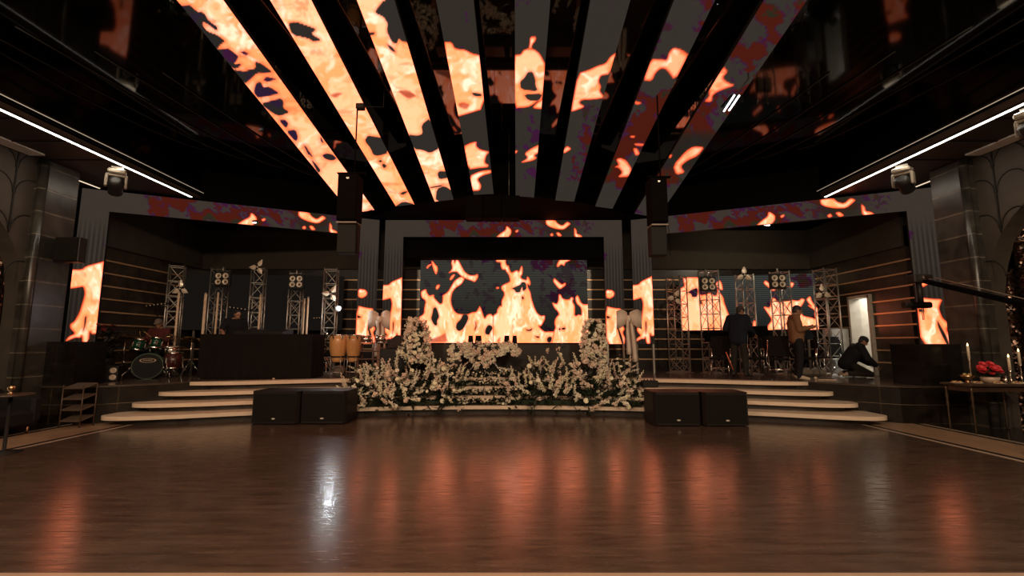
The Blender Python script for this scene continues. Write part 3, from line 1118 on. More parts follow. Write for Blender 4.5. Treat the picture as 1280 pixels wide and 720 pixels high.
def portal(label, A, B):
    """A, B: ground points (x, y) of the outer top corners; modules of half a metre."""
    A, B = Vector((*A, 0)), Vector((*B, 0))
    W = (B - A).length
    t = thing('led_portal', label, 'LED screen', group='LED portals framing the stage')
    zt, zh, zb_ = TOPZ, TOPZ - 0.50, 1.55
    cw = 0.535 / W
    rev = (B - A).normalized()
    nrm = Vector((rev.y, -rev.x, 0))
    if nrm.y > 0:
        nrm = -nrm

    def at(s, z, off=0.0):
        p = A.lerp(B, s) + nrm * off
        return (p.x, p.y, z)

    def fn(s0, s1, z0, z1, m0, m1):
        def f(pts, u, v):
            return portal_color(m0 + (m1 - m0) * u, 274 + 156 * ((zt - (z0 + (z1 - z0) * v)) / (zt - zb_)))
        return f

    def casing(name, s0, s1, z0, z1):
        q = [Vector(at(s0, z0, -0.006)), Vector(at(s1, z0, -0.006)), Vector(at(s1, z1, -0.006)), Vector(at(s0, z1, -0.006))]
        r = [Vector(at(s0, z0, -0.1)), Vector(at(s1, z0, -0.1)), Vector(at(s1, z1, -0.1)), Vector(at(s0, z1, -0.1))]
        return MB().add(q + r, [(0, 1, 2, 3), (7, 6, 5, 4), (0, 4, 5, 1), (1, 5, 6, 2), (2, 6, 7, 3), (3, 7, 4, 0)]).build(name, M['black_soft'], t)
    h = casing('header', 0, 1, zt, zh)
    screen('header_screen', at(0, zt), at(1, zt), at(1, zh), at(0, zh), 420, 34, fn(0, 1, zt, zh, 482, 777), h)
    for s0, s1, m0, m1 in ((0, cw, 482, 505), (1 - cw, 1, 754, 777)):
        c = casing('column', s0, s1, zh, zb_)
        screen('column_screen', at(s0, zh), at(s1, zh), at(s1, zb_), at(s0, zb_), 48, 240, fn(s0, s1, zh, zb_, m0, m1), c)
        for sp in (s0 + 0.006, s1 - 0.006):
            p = at(sp, 0, -0.05)
            MB().box(p[0], p[1], (STZ + zb_) / 2 + 0.003, 0.05, 0.05, zb_ - STZ - 0.006).build('support_post', M['alu'], t)
    return t


cl, cr = P(482, 275, d=13.0), P(777, 275, d=13.0)
portal('LED portal around the stage centre', (cl.x, 13.0), (cr.x, 13.0))
pa, pb = P(103, 235, z=TOPZ), P(474.5, 275, d=13.0)
portal('LED portal slanting along the left side of the stage', (pa.x, pa.y), (pb.x, 13.0))
pa, pb = P(788.5, 275, d=13.0), P(1167, 234, z=TOPZ)
portal('LED portal slanting along the right side of the stage', (pa.x, 13.0), (pb.x, pb.y))

# ---------------------------------------------------------------- eight LED strips under the ceiling
T1, T2, T3, T4, T5, T6, T7, T8, T9, T10, T11 = [(ox, oy, 6.667) for ox, oy in ((210, 0), (290, 90), (360, 170), (400, 0), (440, 90), (540, 30), (540, 130), (700, 30), (700, 130), (820, 0), (780, 90))]
TC = (400, 180, 5.333)
STRIPS = [
    dict(e=[(221, 0), (279, 0), (468, 262.5), (439, 266.5)], base='F', amt=0.25, gray=(42, 38, 36), warm=0.1, lay=[
        ('H', T(*T1, [(60, 30), (130, 45), (180, 38), (240, 95), (300, 105), (340, 175), (415, 225), (410, 262), (330, 200), (290, 183), (290, 215), (330, 262), (410, 290), (480, 345), (440, 370), (400, 420), (250, 330)])),
        ('H', T(*T1, [(400, 405), (435, 408), (500, 402), (540, 430), (590, 470), (570, 510), (545, 540), (610, 528), (600, 555), (550, 580), (420, 480)])),
        ('H', T(*T1, [(600, 430), (640, 428), (680, 450), (640, 462)])),
        ('H', T(*T1, [(570, 640), (650, 588), (730, 570), (725, 512), (780, 530), (875, 602), (800, 607), (740, 610), (700, 650), (640, 700)])),
        ('H', T(*T1, [(820, 638), (915, 660), (830, 682), (790, 670)])),
        ('H', T(*T2, [(10, -20), (60, -10), (190, 0), (110, 85), (60, 60)])),
        ('H', T(*T2, [(180, 170), (200, 90), (240, 80), (260, 130), (310, 120), (400, 180), (330, 195), (220, 218)])),
        ('H', T(*T2, [(235, 265), (340, 235), (410, 218), (432, 250), (425, 300), (482, 335), (400, 367), (350, 350)])),
        ('H', T(*T2, [(390, 400), (440, 395), (472, 430), (450, 472)])),
        ('H', T(*T2, [(450, 490), (530, 478), (552, 550), (530, 582)])),
        ('H', T(*T2, [(598, 608), (625, 630), (650, 690), (635, 690)])),
        ('H', T(*T2, [(735, 535), (752, 560), (765, 595), (740, 580)])),
        ('H', T(*T3, [(282, 160), (320, 143), (370, 153), (408, 187), (370, 207), (310, 192)])),
        ('H', T(*T3, [(130, 80), (150, 95), (210, 175), (190, 170)])),
        ('H', T(*T3, [(190, 190), (240, 240), (275, 290), (250, 310)])),
        ('H', T(*T3, [(560, 660), (570, 650), (640, 643), (690, 613), (722, 622), (720, 680)])),
    ]),
    dict(e=[(337.5, 0), (389, 0), (518, 255.5), (495, 258)], base='F', amt=0.0, gray=(48, 43, 38), warm=0.0, lay=[
        ('H', T(*T1, [(1000, 190), (1060, 178), (1180, 220), (1240, 245), (1190, 282), (1280, 332), (1220, 352), (1170, 320), (1035, 292)])),
        ('H', T(*T3, [(638, 40), (665, -5), (720, 5), (790, 15), (840, 140), (750, 167), (710, 157), (690, 105)])),
        ('H', T(*T3, [(752, 210), (770, 198), (788, 210), (770, 222)])),
        ('H', T(*T3, [(780, 240), (800, 228), (825, 250), (800, 272)])),
        ('H', T(*T3, [(932, 482), (960, 463), (1005, 460), (960, 492)])),
        ('H', T(*T3, [(890, 590), (960, 543), (1060, 570), (1060, 610), (890, 610)])),
        ('R', T(*T1, [(960, 410), (990, 425), (985, 470), (965, 450)])),
        ('R', T(*T1, [(1030, 425), (1070, 420), (1110, 460), (1060, 450)])),
        ('R', T(*T2, [(800, 190), (880, 160), (940, 175), (860, 230)])),
    ]),
    dict(e=[(446, 0), (493, 0), (567, 249.5), (543.5, 252)], base='F', amt=0.0, gray=(49, 44, 40), warm=0.0, lay=[
        ('H', T(*T4, [(460, 90), (540, -10), (640, -10), (740, 352), (690, 350), (655, 322), (640, 367), (600, 352), (556, 260), (567, 200), (530, 140), (470, 115)])),
        ('H', T(*T4, [(555, 365), (600, 388), (640, 442), (588, 420)])),
        ('H', T(*T4, [(400, 265), (470, 275), (440, 292), (410, 290)])),
        ('H', T(*T5, [(465, 520), (540, 530), (590, 517), (578, 440), (655, 380), (735, 632), (650, 677), (590, 650), (515, 642)])),
        ('H', T(*T3, [(1180, 427), (1280, 408), (1285, 420), (1190, 435)])),
        ('H', T(*T7, [(45, 585), (60, 558), (130, 563), (135, 615), (60, 628)])),
        ('H', T(*TC, [(770, 385), (778, 300), (830, 278), (895, 322), (900, 385)])),
        ('R', T(*T5, [(370, 150), (470, 140), (550, 200), (480, 235), (420, 205)])),
    ]),
    dict(e=[(545, 0), (592, 0), (617, 242.5), (592, 243.5)], base='B', amt=0.08, gray=(50, 44, 38), warm=0.0, lay=[
        ('F', T(*T6, [(90, 148), (165, 153), (190, 207), (270, 213), (340, 250), (410, 262), (450, 700), (228, 768), (190, 770)])),
        ('H', T(*T6, [(328, 570), (410, 580), (415, 602), (350, 602)])),
        ('F', T(*T7, [(260, 355), (320, 325), (372, 312), (367, 350), (400, 380), (480, 398), (450, 430), (438, 490), (472, 508), (465, 527), (400, 532), (300, 547)])),
        ('F', T(*T7, [(310, 600), (400, 560), (490, 548), (495, 575), (430, 592), (395, 612), (380, 630), (412, 680), (398, 722), (330, 724)])),
        ('R', T(*T6, [(210, 660), (260, 640), (330, 670), (290, 720), (220, 700)])),
    ]),
    dict(e=[(643.5, 0), (688, 0), (667.5, 247.5), (644.5, 247)], base='B', amt=0.22, gray=(51, 46, 40), warm=0.1, lay=[
        ('F', T(*T6, [(680, 262), (740, 255), (760, 220), (800, 205), (850, 210), (900, 250), (950, 350), (930, 580), (912, 640), (880, 642), (840, 672), (800, 692), (680, 702)])),
        ('H', T(*T6, [(733, 480), (770, 450), (800, 398), (840, 398), (862, 460), (862, 510), (885, 562), (740, 547)])),
        ('H', T(*T6, [(763, 585), (925, 578), (890, 642), (800, 637)])),
        ('F', T(*T6, [(813, 170), (818, 108), (868, 108), (862, 142), (838, 167), (828, 210), (806, 208)])),
        ('F', T(*T6, [(835, 700), (870, 660), (930, 620), (930, 710)])),
        ('F', T(*T7, [(770, 412), (830, 368), (900, 336), (895, 402), (850, 430), (875, 450), (840, 472), (732, 492), (800, 450)])),
        ('F', T(*T7, [(680, 388), (717, 388), (700, 412), (680, 412)])),
    ]),
    dict(e=[(738, 0), (788, 0), (717.5, 252), (694, 250.5)], base='B', amt=0.42, gray=(52, 47, 41), warm=0.25, lay=[
        ('F', T(*T8, [(150, 412), (240, 383), (310, 350), (380, 330), (420, 270), (475, 235), (415, 420), (340, 427), (320, 480), (342, 520), (330, 560), (362, 600), (357, 617), (290, 627), (180, 632), (160, 660), (212, 690), (110, 728), (90, 725)])),
        ('F', T(*T9, [(25, 382), (60, 348), (97, 375), (30, 415)])),
    ]),
    dict(e=[(842.5, 0), (894, 0), (765.5, 261), (744, 258)], base='B', amt=0.55, gray=(53, 48, 42), warm=0.5, lay=[
        ('F', T(*T8, [(755, 290), (850, 293), (890, 300), (910, 230), (950, 193), (1020, 218), (1075, 260), (960, 475), (890, 380), (850, 365), (800, 402), (765, 477), (690, 470)])),
        ('F', T(*T8, [(620, 638), (685, 658), (650, 673), (625, 665)])),
        ('F', T(*T9, [(468, 460), (500, 448), (552, 468), (602, 545), (577, 607), (478, 612), (520, 570), (490, 532), (452, 525), (490, 510)])),
        ('F', T(*T9, [(618, 328), (700, 330), (690, 352), (628, 345)])),
        ('F', T(*T9, [(608, 368), (642, 368), (668, 420), (628, 432)])),
        ('F', T(*T9, [(585, 265), (625, 265), (620, 282), (590, 280)])),
    ]),
    dict(e=[(955, 0), (1009, 0), (822, 272), (793, 267)], base='B', amt=0.78, gray=(53, 48, 42), warm=0.5, lay=[
        ('F', T(*T10, [(560, 550), (600, 600), (550, 640), (580, 680), (655, 712), (560, 740), (440, 740)])),
        ('F', T(*T11, [(790, -10), (862, 0), (820, 50), (860, 85), (925, 112), (840, 140), (770, 170), (735, 200), (732, 250), (668, 245), (712, 200), (705, 150), (700, 130)])),
        ('F', T(*T9, [(942, 512), (1050, 390), (1110, 353), (1205, 358), (1150, 432), (1060, 472), (1005, 520), (1042, 572), (968, 592)])),
        ('F', T(*T9, [(905, 440), (915, 420), (935, 425), (920, 455)])),
    ]),
]

SL = 0.0943                      # the strips drop gently towards the stage


def on_strip_plane(px, py):
    r = ray(px, py)
    # z = 5.17 + SL*(10.8 - y)
    t = (5.17 + SL * 10.8 - H) / (r.z + SL * r.y)
    return Vector((CX + r.x * t, r.y * t, H + r.z * t))


STRIP_NAMES = ['first LED ceiling strip from the left, all flames with dark left edge', 'second LED ceiling strip from the left, nearly all orange flame', 'third LED ceiling strip from the left, flame broken by a grey bay',
               'fourth LED ceiling strip from the left, grey above and flame below', 'fifth LED ceiling strip from the left, hooded flame in mid strip', 'fourth LED ceiling strip from the right, flame above purple smear',
               'third LED ceiling strip from the right, reddish flame head in grey', 'rightmost LED ceiling strip, mostly dark red and purple patches']
for i, sdef in enumerate(STRIPS):
    (n0, n1, f1, f0) = sdef['e']
    a, b_, c_, d_ = (on_strip_plane(*q) for q in (n0, n1, f1, f0))
    # run on towards the hall, past the top of the frame
    a2 = a + (a - d_).normalized() * 2.2
    b2 = b_ + (b_ - c_).normalized() * 2.2
    w = 1.0

    def fn(pts, u, v, sdef=sdef, i=i):
        px, py = project(pts)
        out = py < -40
        amt = sdef['amt']
        if i == 5:
            amt = 0.25 + 0.75 * sstep(0.2, 0.6, u) * sstep(120, 160, py)
        if i == 6:
            amt = 0.35 + 0.6 * sstep(90, 150, py) + 0.3 * sstep(0.6, 0.95, u) * sstep(60, 20, py)
            amt = amt * sstep(245, 225, py)
        if i == 7:
            amt = 0.66 + 0.3 * sstep(110, 130, py) - 0.9 * sstep(225, 235, py)
        if i == 5:
            amt = amt * sstep(236, 222, py)
        amt = np.broadcast_to(np.clip(amt, 0, 1), px.shape)
        bg = patches(px, py, amt, 41 + i, sdef['gray'], 0.06)
        if i == 0:
            k = (sstep(0.45, 0.6, fbm(px * .05, py * .05, 91)))[:, None]
            bg = bg * (1 - k) + lin((46, 28, 52)) * k
        if i == 7:
            # dark olive drift before the flame near the stage end
            k = (sstep(158, 172, py) * sstep(222, 205, py) * 0.85)[:, None]
            bg = bg * (1 - k) + lin((36, 34, 28)) * k
        col = bg.copy()
        if sdef['base'] == 'F':
            col = flame_color(px, py, np.full(px.shape, -9.0), sdef['warm'], 0.042, 0.9, 0.7)
            st = sstep(0.60, 0.80, fbm(px * .035 + 3 * (fbm(px * .03, py * .03, 8) - .5), py * .10, 61 + i))[:, None] * 0.55
            col = col * (1 - st) + lin((236, 118, 64)) * st * np.array([[1.6, 1, 1]])
        col = paint(px, py, col, sdef['lay'], sdef['warm'], 0.042, 0.9, bgcol=bg, hot=0.7, rim=4.2 if i in (0, 6, 7) else 3.0)
        return col * 1.03
    t = led_wall('led_strip', STRIP_NAMES[i], d_, c_, b2, a2, 40, 330, fn, depth=-0.07 if False else 0.07)
    t['category'] = 'LED strip'
    t['group'] = 'LED strips under the ceiling'
# ================================================================== black panels behind and under the centre wall
pa, pb = P(505, 296, d=13.25), P(756, 296, d=13.25)
struct('trim_%d' % (n_trim + 1), MB().box((pa.x + pb.x) / 2, 13.45, 4.44, pb.x - pa.x + 0.3, 0.3, 0.74), M['dead_black'])
n_trim += 1
for s in (-1, 1):
    n_trim += 1
mb = MB().box(0.02, 14.16, 2.9, 4.9, 0.1, 2.8)
tag(mb.build('led_mounting_wall', M['dead_black']), kind='structure')
for s, x in ((1, 2.3), (-1, -2.3)):
    pass
# low gloss wall of the stage booth
lw = MB()
bx0, bx1 = P(536, 430, d=12.75).x, P(729, 430, d=12.75).x
lw.box((bx0 + bx1) / 2, 13.0, (STZ + 1.55) / 2 + 0.003, bx1 - bx0, 0.5, 1.55 - STZ - 0.004, bev=0.01)
tag(lw.build('booth', mat('booth_panel', (0.026, 0.022, 0.018, 1), 0.3, spec=0.4)), 'low black booth front directly below the centre LED wall', 'booth')

# posts that carry the side walls
for px, dd in ((852, 13.98), (1012, 13.22)):
    p = P(px, 413, d=dd)
for t, xs_ in (('led_screen.001', (ra, rb)), ('led_screen.002', (la, lb))):
    o = bpy.data.objects[t]
    for f in (0.06, 0.5, 0.94):
        p = xs_[0].lerp(xs_[1], f)
        MB().box(p.x, p.y + 0.12, (STZ + 3.5) / 2 + 0.003, 0.05, 0.05, 3.5 - STZ - 0.006).build('support_post', M['alu'], o)
o = bpy.data.objects['led_screen']
for f in (-1.8, 1.8):
    MB().box(f, SD + 0.135, 2.3, 0.05, 0.05, 3.14).build('support_post', M['alu'], o)

# ================================================================== LED lines along the soffits, short lines, small bar lamps
M['line_glow'] = emit_mat('line_glow', (1.0, 0.93, 0.80, 1), 4.5)
M['dim_glow'] = emit_mat('dim_glow', (1.0, 0.80, 0.58, 1), 0.9)
M['white_glow'] = emit_mat('white_glow', (0.95, 1.0, 1.0, 1), 6.0)


def line_lamp(label, a, b_, w, glow, name='linear_lamp'):
    t = thing(name, label, 'lamp', group='white LED lines of the hall')
    a, b_ = Vector(a), Vector(b_)
    m4 = look(b_ - a)
    L = (b_ - a).length
    c = (a + b_) / 2
    MB().box(*c, w + 0.02, 0.03, L + 0.02, M4=m4).build('channel', M['black_soft'], t)
    dn = (m4.to_3x3() @ Vector((0, 1, 0)))
    dn = Vector((0, 0, -1)) if abs(dn.z) > .5 else dn
    MB().box(*(c + Vector((0, 0, -0.016))), w, 0.022, L, M4=m4).build('diffuser', glow, t)
    return t


line_lamp('long white LED line along the left soffit edge', (-7.73, -3, 5.2), (-7.73, 10.98, 5.2), 0.05, M['line_glow'])
line_lamp('long white LED line along the right soffit edge', (8.06, -3, 5.2), (8.06, 10.98, 5.2), 0.05, M['line_glow'])
line_lamp('short warm LED line above the left pillar', (-9.12, 9.42, 5.08), (-9.12, 10.0, 5.08), 0.03, M['dim_glow'])
line_lamp('short warm LED line above the right pillar', (9.35, 9.42, 5.08), (9.35, 10.0, 5.08), 0.03, M['dim_glow'])
M['reflection_glow'] = emit_mat('reflection_glow', (1.0, 0.84, 0.62, 1), 0.22)  # thin emissive lines stand in for the LED lines' reflection in the fascia
line_lamp('thin faint glowing reflection drawn just above the long left LED line', (-7.64, 2.0, 5.40), (-7.64, 11.5, 5.40), 0.010, M['reflection_glow'])
line_lamp('thin faint glowing reflection drawn just above the long right LED line', (7.97, 2.0, 5.40), (7.97, 11.5, 5.40), 0.010, M['reflection_glow'])

# twin tube lamp under the right hand strips
tw = thing('twin_tube_lamp', 'bright twin white tubes beside the rightmost ceiling strip', 'lamp')
p0, p1 = P(905, 139, z=5.1), P(918, 119, z=5.1)
p2, p3 = P(911.5, 138, z=5.1), P(924, 119.5, z=5.1)
for a, b_ in ((p0, p1), (p2, p3)):
    MB().tube([a, b_], 0.012, n=8).build('tube', M['white_glow'], tw)
mid = (p0 + p3) / 2
MB().box(mid.x, mid.y, 5.135, 0.16, (p1 - p0).length * 0.7, 0.03, M4=Matrix.Rotation(0.0, 4, 'Z')).build('housing', M['dead_black'], tw)
MB().tube([(mid.x, mid.y, 5.14), (mid.x + 0.28, mid.y, 5.5), (mid.x + 0.28, mid.y, CEIL)], 0.012).build('hanger', M['black_soft'], tw)


def bar_lamp(label, px, py, d, aim):
    p = P(px, py, d=d)
    t = thing('bar_lamp', label, 'lamp', group='small bar lamps under the portals')
    MB().box(p.x, p.y, p.z + 0.03, 0.26, 0.07, 0.05, M4=Matrix.Rotation(0.42 * (1 if px > 640 else -1), 4, 'Z')).build('housing', M['black_soft'], t)
    MB().box(p.x, p.y, p.z - 0.004, 0.22, 0.05, 0.018, M4=Matrix.Rotation(0.42 * (1 if px > 640 else -1), 4, 'Z')).build('diffuser', M['white_glow'], t)
    MB().tube([(p.x, p.y, p.z + 0.05), (p.x, p.y + 0.12, p.z + 0.3), (p.x * 0.993, p.y + 0.28, 4.75)], 0.008).build('bracket', M['black_soft'], t)
    l = bpy.data.lights.new('bar_lamp_light', 'SPOT')
    l.energy = STAGE_SPOT_W * (3.2 if px > 640 else 1.0)
    l.color = (1.0, 0.82, 0.58)
    l.spot_size = math.radians(150)
    l.spot_blend = 1.0
    l.shadow_soft_size = 0.05
    o = bpy.data.objects.new('bar_lamp_light', l)
    COL.objects.link(o)
    o.location = (p.x, p.y + 0.02, p.z - 0.03)
    o.rotation_euler = (Vector(aim) - o.location).to_track_quat('-Z', 'Y').to_euler()


p = P(958, 280, d=11.7)
bar_lamp('small lit bar lamp below the right portal header', 958, 281, 11.75, (p.x + 0.4, 14.0, 3.9))
p = P(315, 277, d=11.5)
bar_lamp('small lit bar lamp below the left portal header', 316, 278.5, 11.7, (p.x - 0.3, 14.0, 3.6))


# ================================================================== moving heads below the LED lines
def moving_head(label, mx, my, tilt, rz):
    t = thing('moving_head', label, 'stage light', (mx, my, 5.2), rz, 'moving heads hanging below the LED lines')
    M['mh'] = M.get('mh') or mat('moving_head_grey', (0.22, 0.19, 0.15, 1), 0.4)
    MB().tube([(0, 0, 0.02), (0, 0, -0.10)], 0.028).box(0, 0, -0.05, 0.2, 0.05, 0.04).build('clamp', M['alu'], t)
    MB().box(0, 0, -0.15, 0.30, 0.24, 0.10, bev=0.025).build('base', M['mh'], t)
    y = MB()
    y.box(0, 0, -0.225, 0.34, 0.12, 0.05, bev=0.015)
    for s in (-1, 1):
        y.box(s * 0.155, 0, -0.345, 0.05, 0.12, 0.26, bev=0.018)
    yo = y.build('yoke', M['mh'], t)
    m4 = Matrix.Translation((0, 0, -0.42)) @ Matrix.Rotation(tilt, 4, 'X')
    h = MB().lathe([(0.07, -0.15), (0.115, -0.13), (0.13, -0.03), (0.115, 0.10), (0.125, 0.18), (0.125, 0.21), (0.10, 0.212)], 20, m4)
    ho = h.build('head', M['black_soft'], t)
    MB().lathe([(0.0, 0.222), (0.06, 0.219), (0.098, 0.213)], 20, m4).build('lens', mat('lens_%d' % int(my * 10), (0.75, 0.72, 0.66, 1), 0.08, spec=0.8, var=0.02), ho)
    return t


moving_head('grey moving head below the left LED line', -7.86, 9.0, math.radians(120), math.radians(-140))
moving_head('grey moving head below the right LED line near the stage', 8.2, 8.9, math.radians(120), math.radians(120))
moving_head('grey moving head below the right LED line nearest the right edge', 8.2, 6.6, math.radians(130), math.radians(100))


# ================================================================== hung loudspeakers
def column_speaker(label, px0, px1, py0, py1, d, pole_top):
    a, b_ = P(px0, py0, d=d), P(px1, py1, d=d)
    w, h = b_.x - a.x, a.z - b_.z
    t = thing('hanging_speaker', label, 'speaker', ((a.x + b_.x) / 2, d, b_.z), 0, 'hanging column speakers')
    MB().box(0, 0.13, h / 2, w, 0.26, h, bev=0.012).build('cabinet', M['speaker_black'], t)
    MB().box(0, -0.006, h / 2, w * 0.9, 0.014, h * 0.94).build('grille', M['speaker_black'], t)
    MB().box(0, -0.016, h * 0.9, w * 0.14, 0.006, 0.03, bev=0.002).build('badge', M['chrome'], t)
    MB().box(0.03, 0.08, h + 0.03, w * 1.4, 0.08, 0.016).tube([(0, 0.1, h - 0.01), (0, 0.1, h + 0.03)], 0.012).build('mounting_plate', M['speaker_black'], t)
    zt = (P(px0, pole_top, d=d).z if pole_top else CEIL - 0.05) - b_.z + 0.035
    MB().tube([(w * 0.22, 0.08, h + 0.03), (w * 0.22, 0.08, zt)], 0.012).build('hanging_pole', M['speaker_black'], t)
    MB().box(w * 0.22 + 0.05, 0.08, zt + 0.0, 0.13, 0.10, 0.09, bev=0.01).build('pole_bracket', M['black_matte'], t)
    if pole_top:
        MB().tube([(w * 0.22, 0.08, zt), (w * 0.22 + 0.42, 0.08, zt), (w * 0.22 + 0.42, 0.08, CEIL - b_.z)], 0.006, n=6).build('hanging_rod', M['black_matte'], t)
    MB().box(0, 0.13, -0.03, w * 0.98, 0.25, 0.02).build('foot_board', mat('foot_board', (0.16, 0.12, 0.09, 1), 0.5), t)
    MB().box(-0.005, 0.16, -0.27, w * 0.93, 0.2, 0.46, bev=0.01).build('lower_cabinet', M['black_matte'], t)
    MB().tube([(w * 0.5, 0.02, 0.0), (w * 0.54, 0.02, -0.52)], 0.005, n=5).build('cable', M['speaker_black'], t)
    return t


column_speaker('tall black speaker hanging left of the centre portal', 422.5, 445.5, 217, 275, 6.85, 133)
column_speaker('tall black speaker hanging right of the centre portal', 812.5, 836, 221.5, 278, 6.85, None)

# array speaker hung at the front of the stage soffit
a, b_ = P(581, 244, d=10.6), P(650, 272, d=10.6)
t = thing('array_speaker', 'wide black three section speaker hung above the centre header', 'speaker', ((a.x + b_.x) / 2, 10.6, b_.z))
w, h = b_.x - a.x, a.z - b_.z
for i in range(3):
    s = MB().box((i - 1) * w / 3, 0.2, h / 2, w / 3 - 0.012, 0.4, h, bev=0.012).build('section', M['speaker_black'], t)
    MB().box((i - 1) * w / 3, -0.006, h / 2, w / 3 - 0.08, 0.014, h * 0.86).build('grille', M['speaker_black'], s)
for s in (-1, 1):
    MB().tube([(s * w * 0.3, 0.12, h - 0.01), (s * w * 0.3, 0.12, CEIL - b_.z)], 0.01).build('hanger', M['alu'], t)

# black box speaker on the return wall beside the left pillar
a, b_ = P(68, 296, d=9.0), P(96, 327, d=9.0)
sp = thing('wall_speaker', 'square black speaker box beside the left pillar', 'speaker', ((a.x + b_.x) / 2, 9.0, (a.z + b_.z) / 2))
MB().box(0, 0.1, 0, b_.x - a.x, 0.18, a.z - b_.z, bev=0.012).build('cabinet', M['cabinet'], sp)
MB().box(0, 0.002, 0, (b_.x - a.x) * .9, 0.014, (a.z - b_.z) * .9).build('grille', M['grille'], sp)
MB().box(-0.25, 0.12, 0.0, 0.24, 0.06, 0.06).build('bracket', M['alu'], sp)


# ================================================================== floor loudspeakers in front of the steps
def floor_speaker(label, px0, px1, py1, rz=0.0):
    p = P((px0 + px1) / 2, py1, z=0.0)
    w = P(px1, py1, z=0).x - P(px0, py1, z=0).x - 0.015
    t = thing('subwoofer', label, 'speaker', (p.x, p.y, 0), rz, 'floor speakers in front of the steps')
    h, d = 0.635, 0.66
    c = 0.05
    poly = [(-w / 2 + c, 0), (w / 2 - c, 0), (w / 2, c * 1.4), (w / 2, d), (-w / 2, d), (-w / 2, c * 1.4)]
    MB().prism(poly, 0.02, h).build('cabinet', M['cabinet'], t)
    MB().prism([(-w / 2 + c * 1.2, -0.012), (w / 2 - c * 1.2, -0.012), (w / 2 - c * 1.2, 0.002), (-w / 2 + c * 1.2, 0.002)], 0.06, h - 0.05).build('grille', M['grille'], t)
    m4 = Matrix.Translation((0.0, -0.014, 0.115)) @ Matrix.Rotation(PI / 2, 4, 'X') @ Matrix.Diagonal((1, 0.42, 1, 1))
    MB().lathe([(0.036, 0), (0.036, 0.008), (0.026, 0.010)], 16, m4).build('badge', mat('badge_silver', (0.5, 0.45, 0.38, 1), 0.35), t)
    for sx in (-1, 1):
        for y in (0.08, d - 0.08):
            MB().lathe([(0.03, 0), (0.03, 0.02)], 10, Matrix.Translation((sx * (w / 2 - 0.1), y, 0))).build('foot', M['black_soft'], t)
    return t


floor_speaker('left box of the floor speaker pair on the left', 311, 372, 531)
floor_speaker('right box of the floor speaker pair on the left', 372.5, 432, 530.5)
floor_speaker('left box of the floor speaker pair on the right', 818, 879, 533)
floor_speaker('right box of the floor speaker pair on the right', 880.5, 939, 533.5)


# ================================================================== lattice towers
def truss_mesh(h, w, step=0.42):
    """Four chords, ladder rungs and crossing diagonals."""
    ch = []
    for sx in (-1, 1):
        for sy in (-1, 1):
            ch.append(MB().tube([(sx * w / 2, sy * w / 2, 0.02), (sx * w / 2, sy * w / 2, h)], 0.019, n=7))
    brs = [MB() for _ in range(4)]
    cs = [(-w / 2, -w / 2), (w / 2, -w / 2), (w / 2, w / 2), (-w / 2, w / 2)]
    n = max(2, round(h / step))
    for i in range(n + 1):
        z = 0.04 + (h - 0.08) * i / n
        for k in range(4):
            br = brs[k]
            a, b_ = cs[k], cs[(k + 1) % 4]
            br.tube([(*a, z), (*b_, z)], 0.010, n=5, caps=False)
            if i < n:
                z2 = 0.04 + (h - 0.08) * (i + 1) / n
                br.tube([(*a, z), (*b_, z2)] if i % 2 else [(*b_, z), (*a, z2)], 0.008, n=5, caps=False)
                if i % 4 == 0:
                    br.tube([(*a, z), (*b_, z2)], 0.008, n=5, caps=False)
    return ch, brs


def tower(label, px, pytop, d, w=0.36, rz=0.0):
    p = P(px, pytop, d=d)
    h = p.z - STZ - 0.006
    t = thing('truss_tower', label, 'truss', (p.x, p.y, STZ + 0.006), rz, 'aluminium lattice towers on the stage')
    ch, br = truss_mesh(h, w)
    for c in ch:
        c.build('chord', M['alu'], t)
    for b_ in br:
        b_.build('lattice_side', M['alu'], t)
    MB().box(0, 0, 0.01, w + 0.14, w + 0.14, 0.02, bev=0.004).build('base_plate', M['alu'], t)
    return t, p


TW = {}
for key, px, py, d, w, rz, lab in (
        ('a', 222.5, 332, 12.65, 0.34, 0.5, 'leftmost lattice tower, behind the drummer'),
        ('b', 276, 336, 12.9, 0.34, 0.15, 'lattice tower behind the man at the draped table'),
        ('c', 324.5, 335, 13.0, 0.33, 0.3, 'lattice tower topped by a petal lamp'),
        ('d', 371.5, 341, 13.2, 0.32, 0.2, 'lattice tower above the right end of the draped table'),
        ('e', 415, 336, 12.9, 0.34, 0.2, 'lattice tower behind the conga drums'),
        ('f', 845, 346, 13.3, 0.42, 0.75, 'lattice tower left of the right hand LED wall'),
        ('g', 885, 338, 12.9, 0.38, 0.1, 'lattice tower standing before the left part of the right LED wall'),
        ('h', 930, 343, 12.6, 0.33, 0.1, 'lattice tower behind the standing man in black'),
        ('i', 974, 339, 12.3, 0.33, 0.1, 'lattice tower left of the man in the brown shirt'),
        ('j', 1030, 336, 12.2, 0.38, 0.12, 'rightmost lattice tower, beside the lit doorway wall')):
    TW[key] = tower(lab, px, py, d, w, rz)

M['lamp_glass'] = mat('lamp_glass', (0.62, 0.52, 0.40, 1), 0.22, spec=0.7, var=0.15, scale=30)
M['lamp_core'] = mat('lamp_core', (0.12, 0.08, 0.05, 1), 0.4)


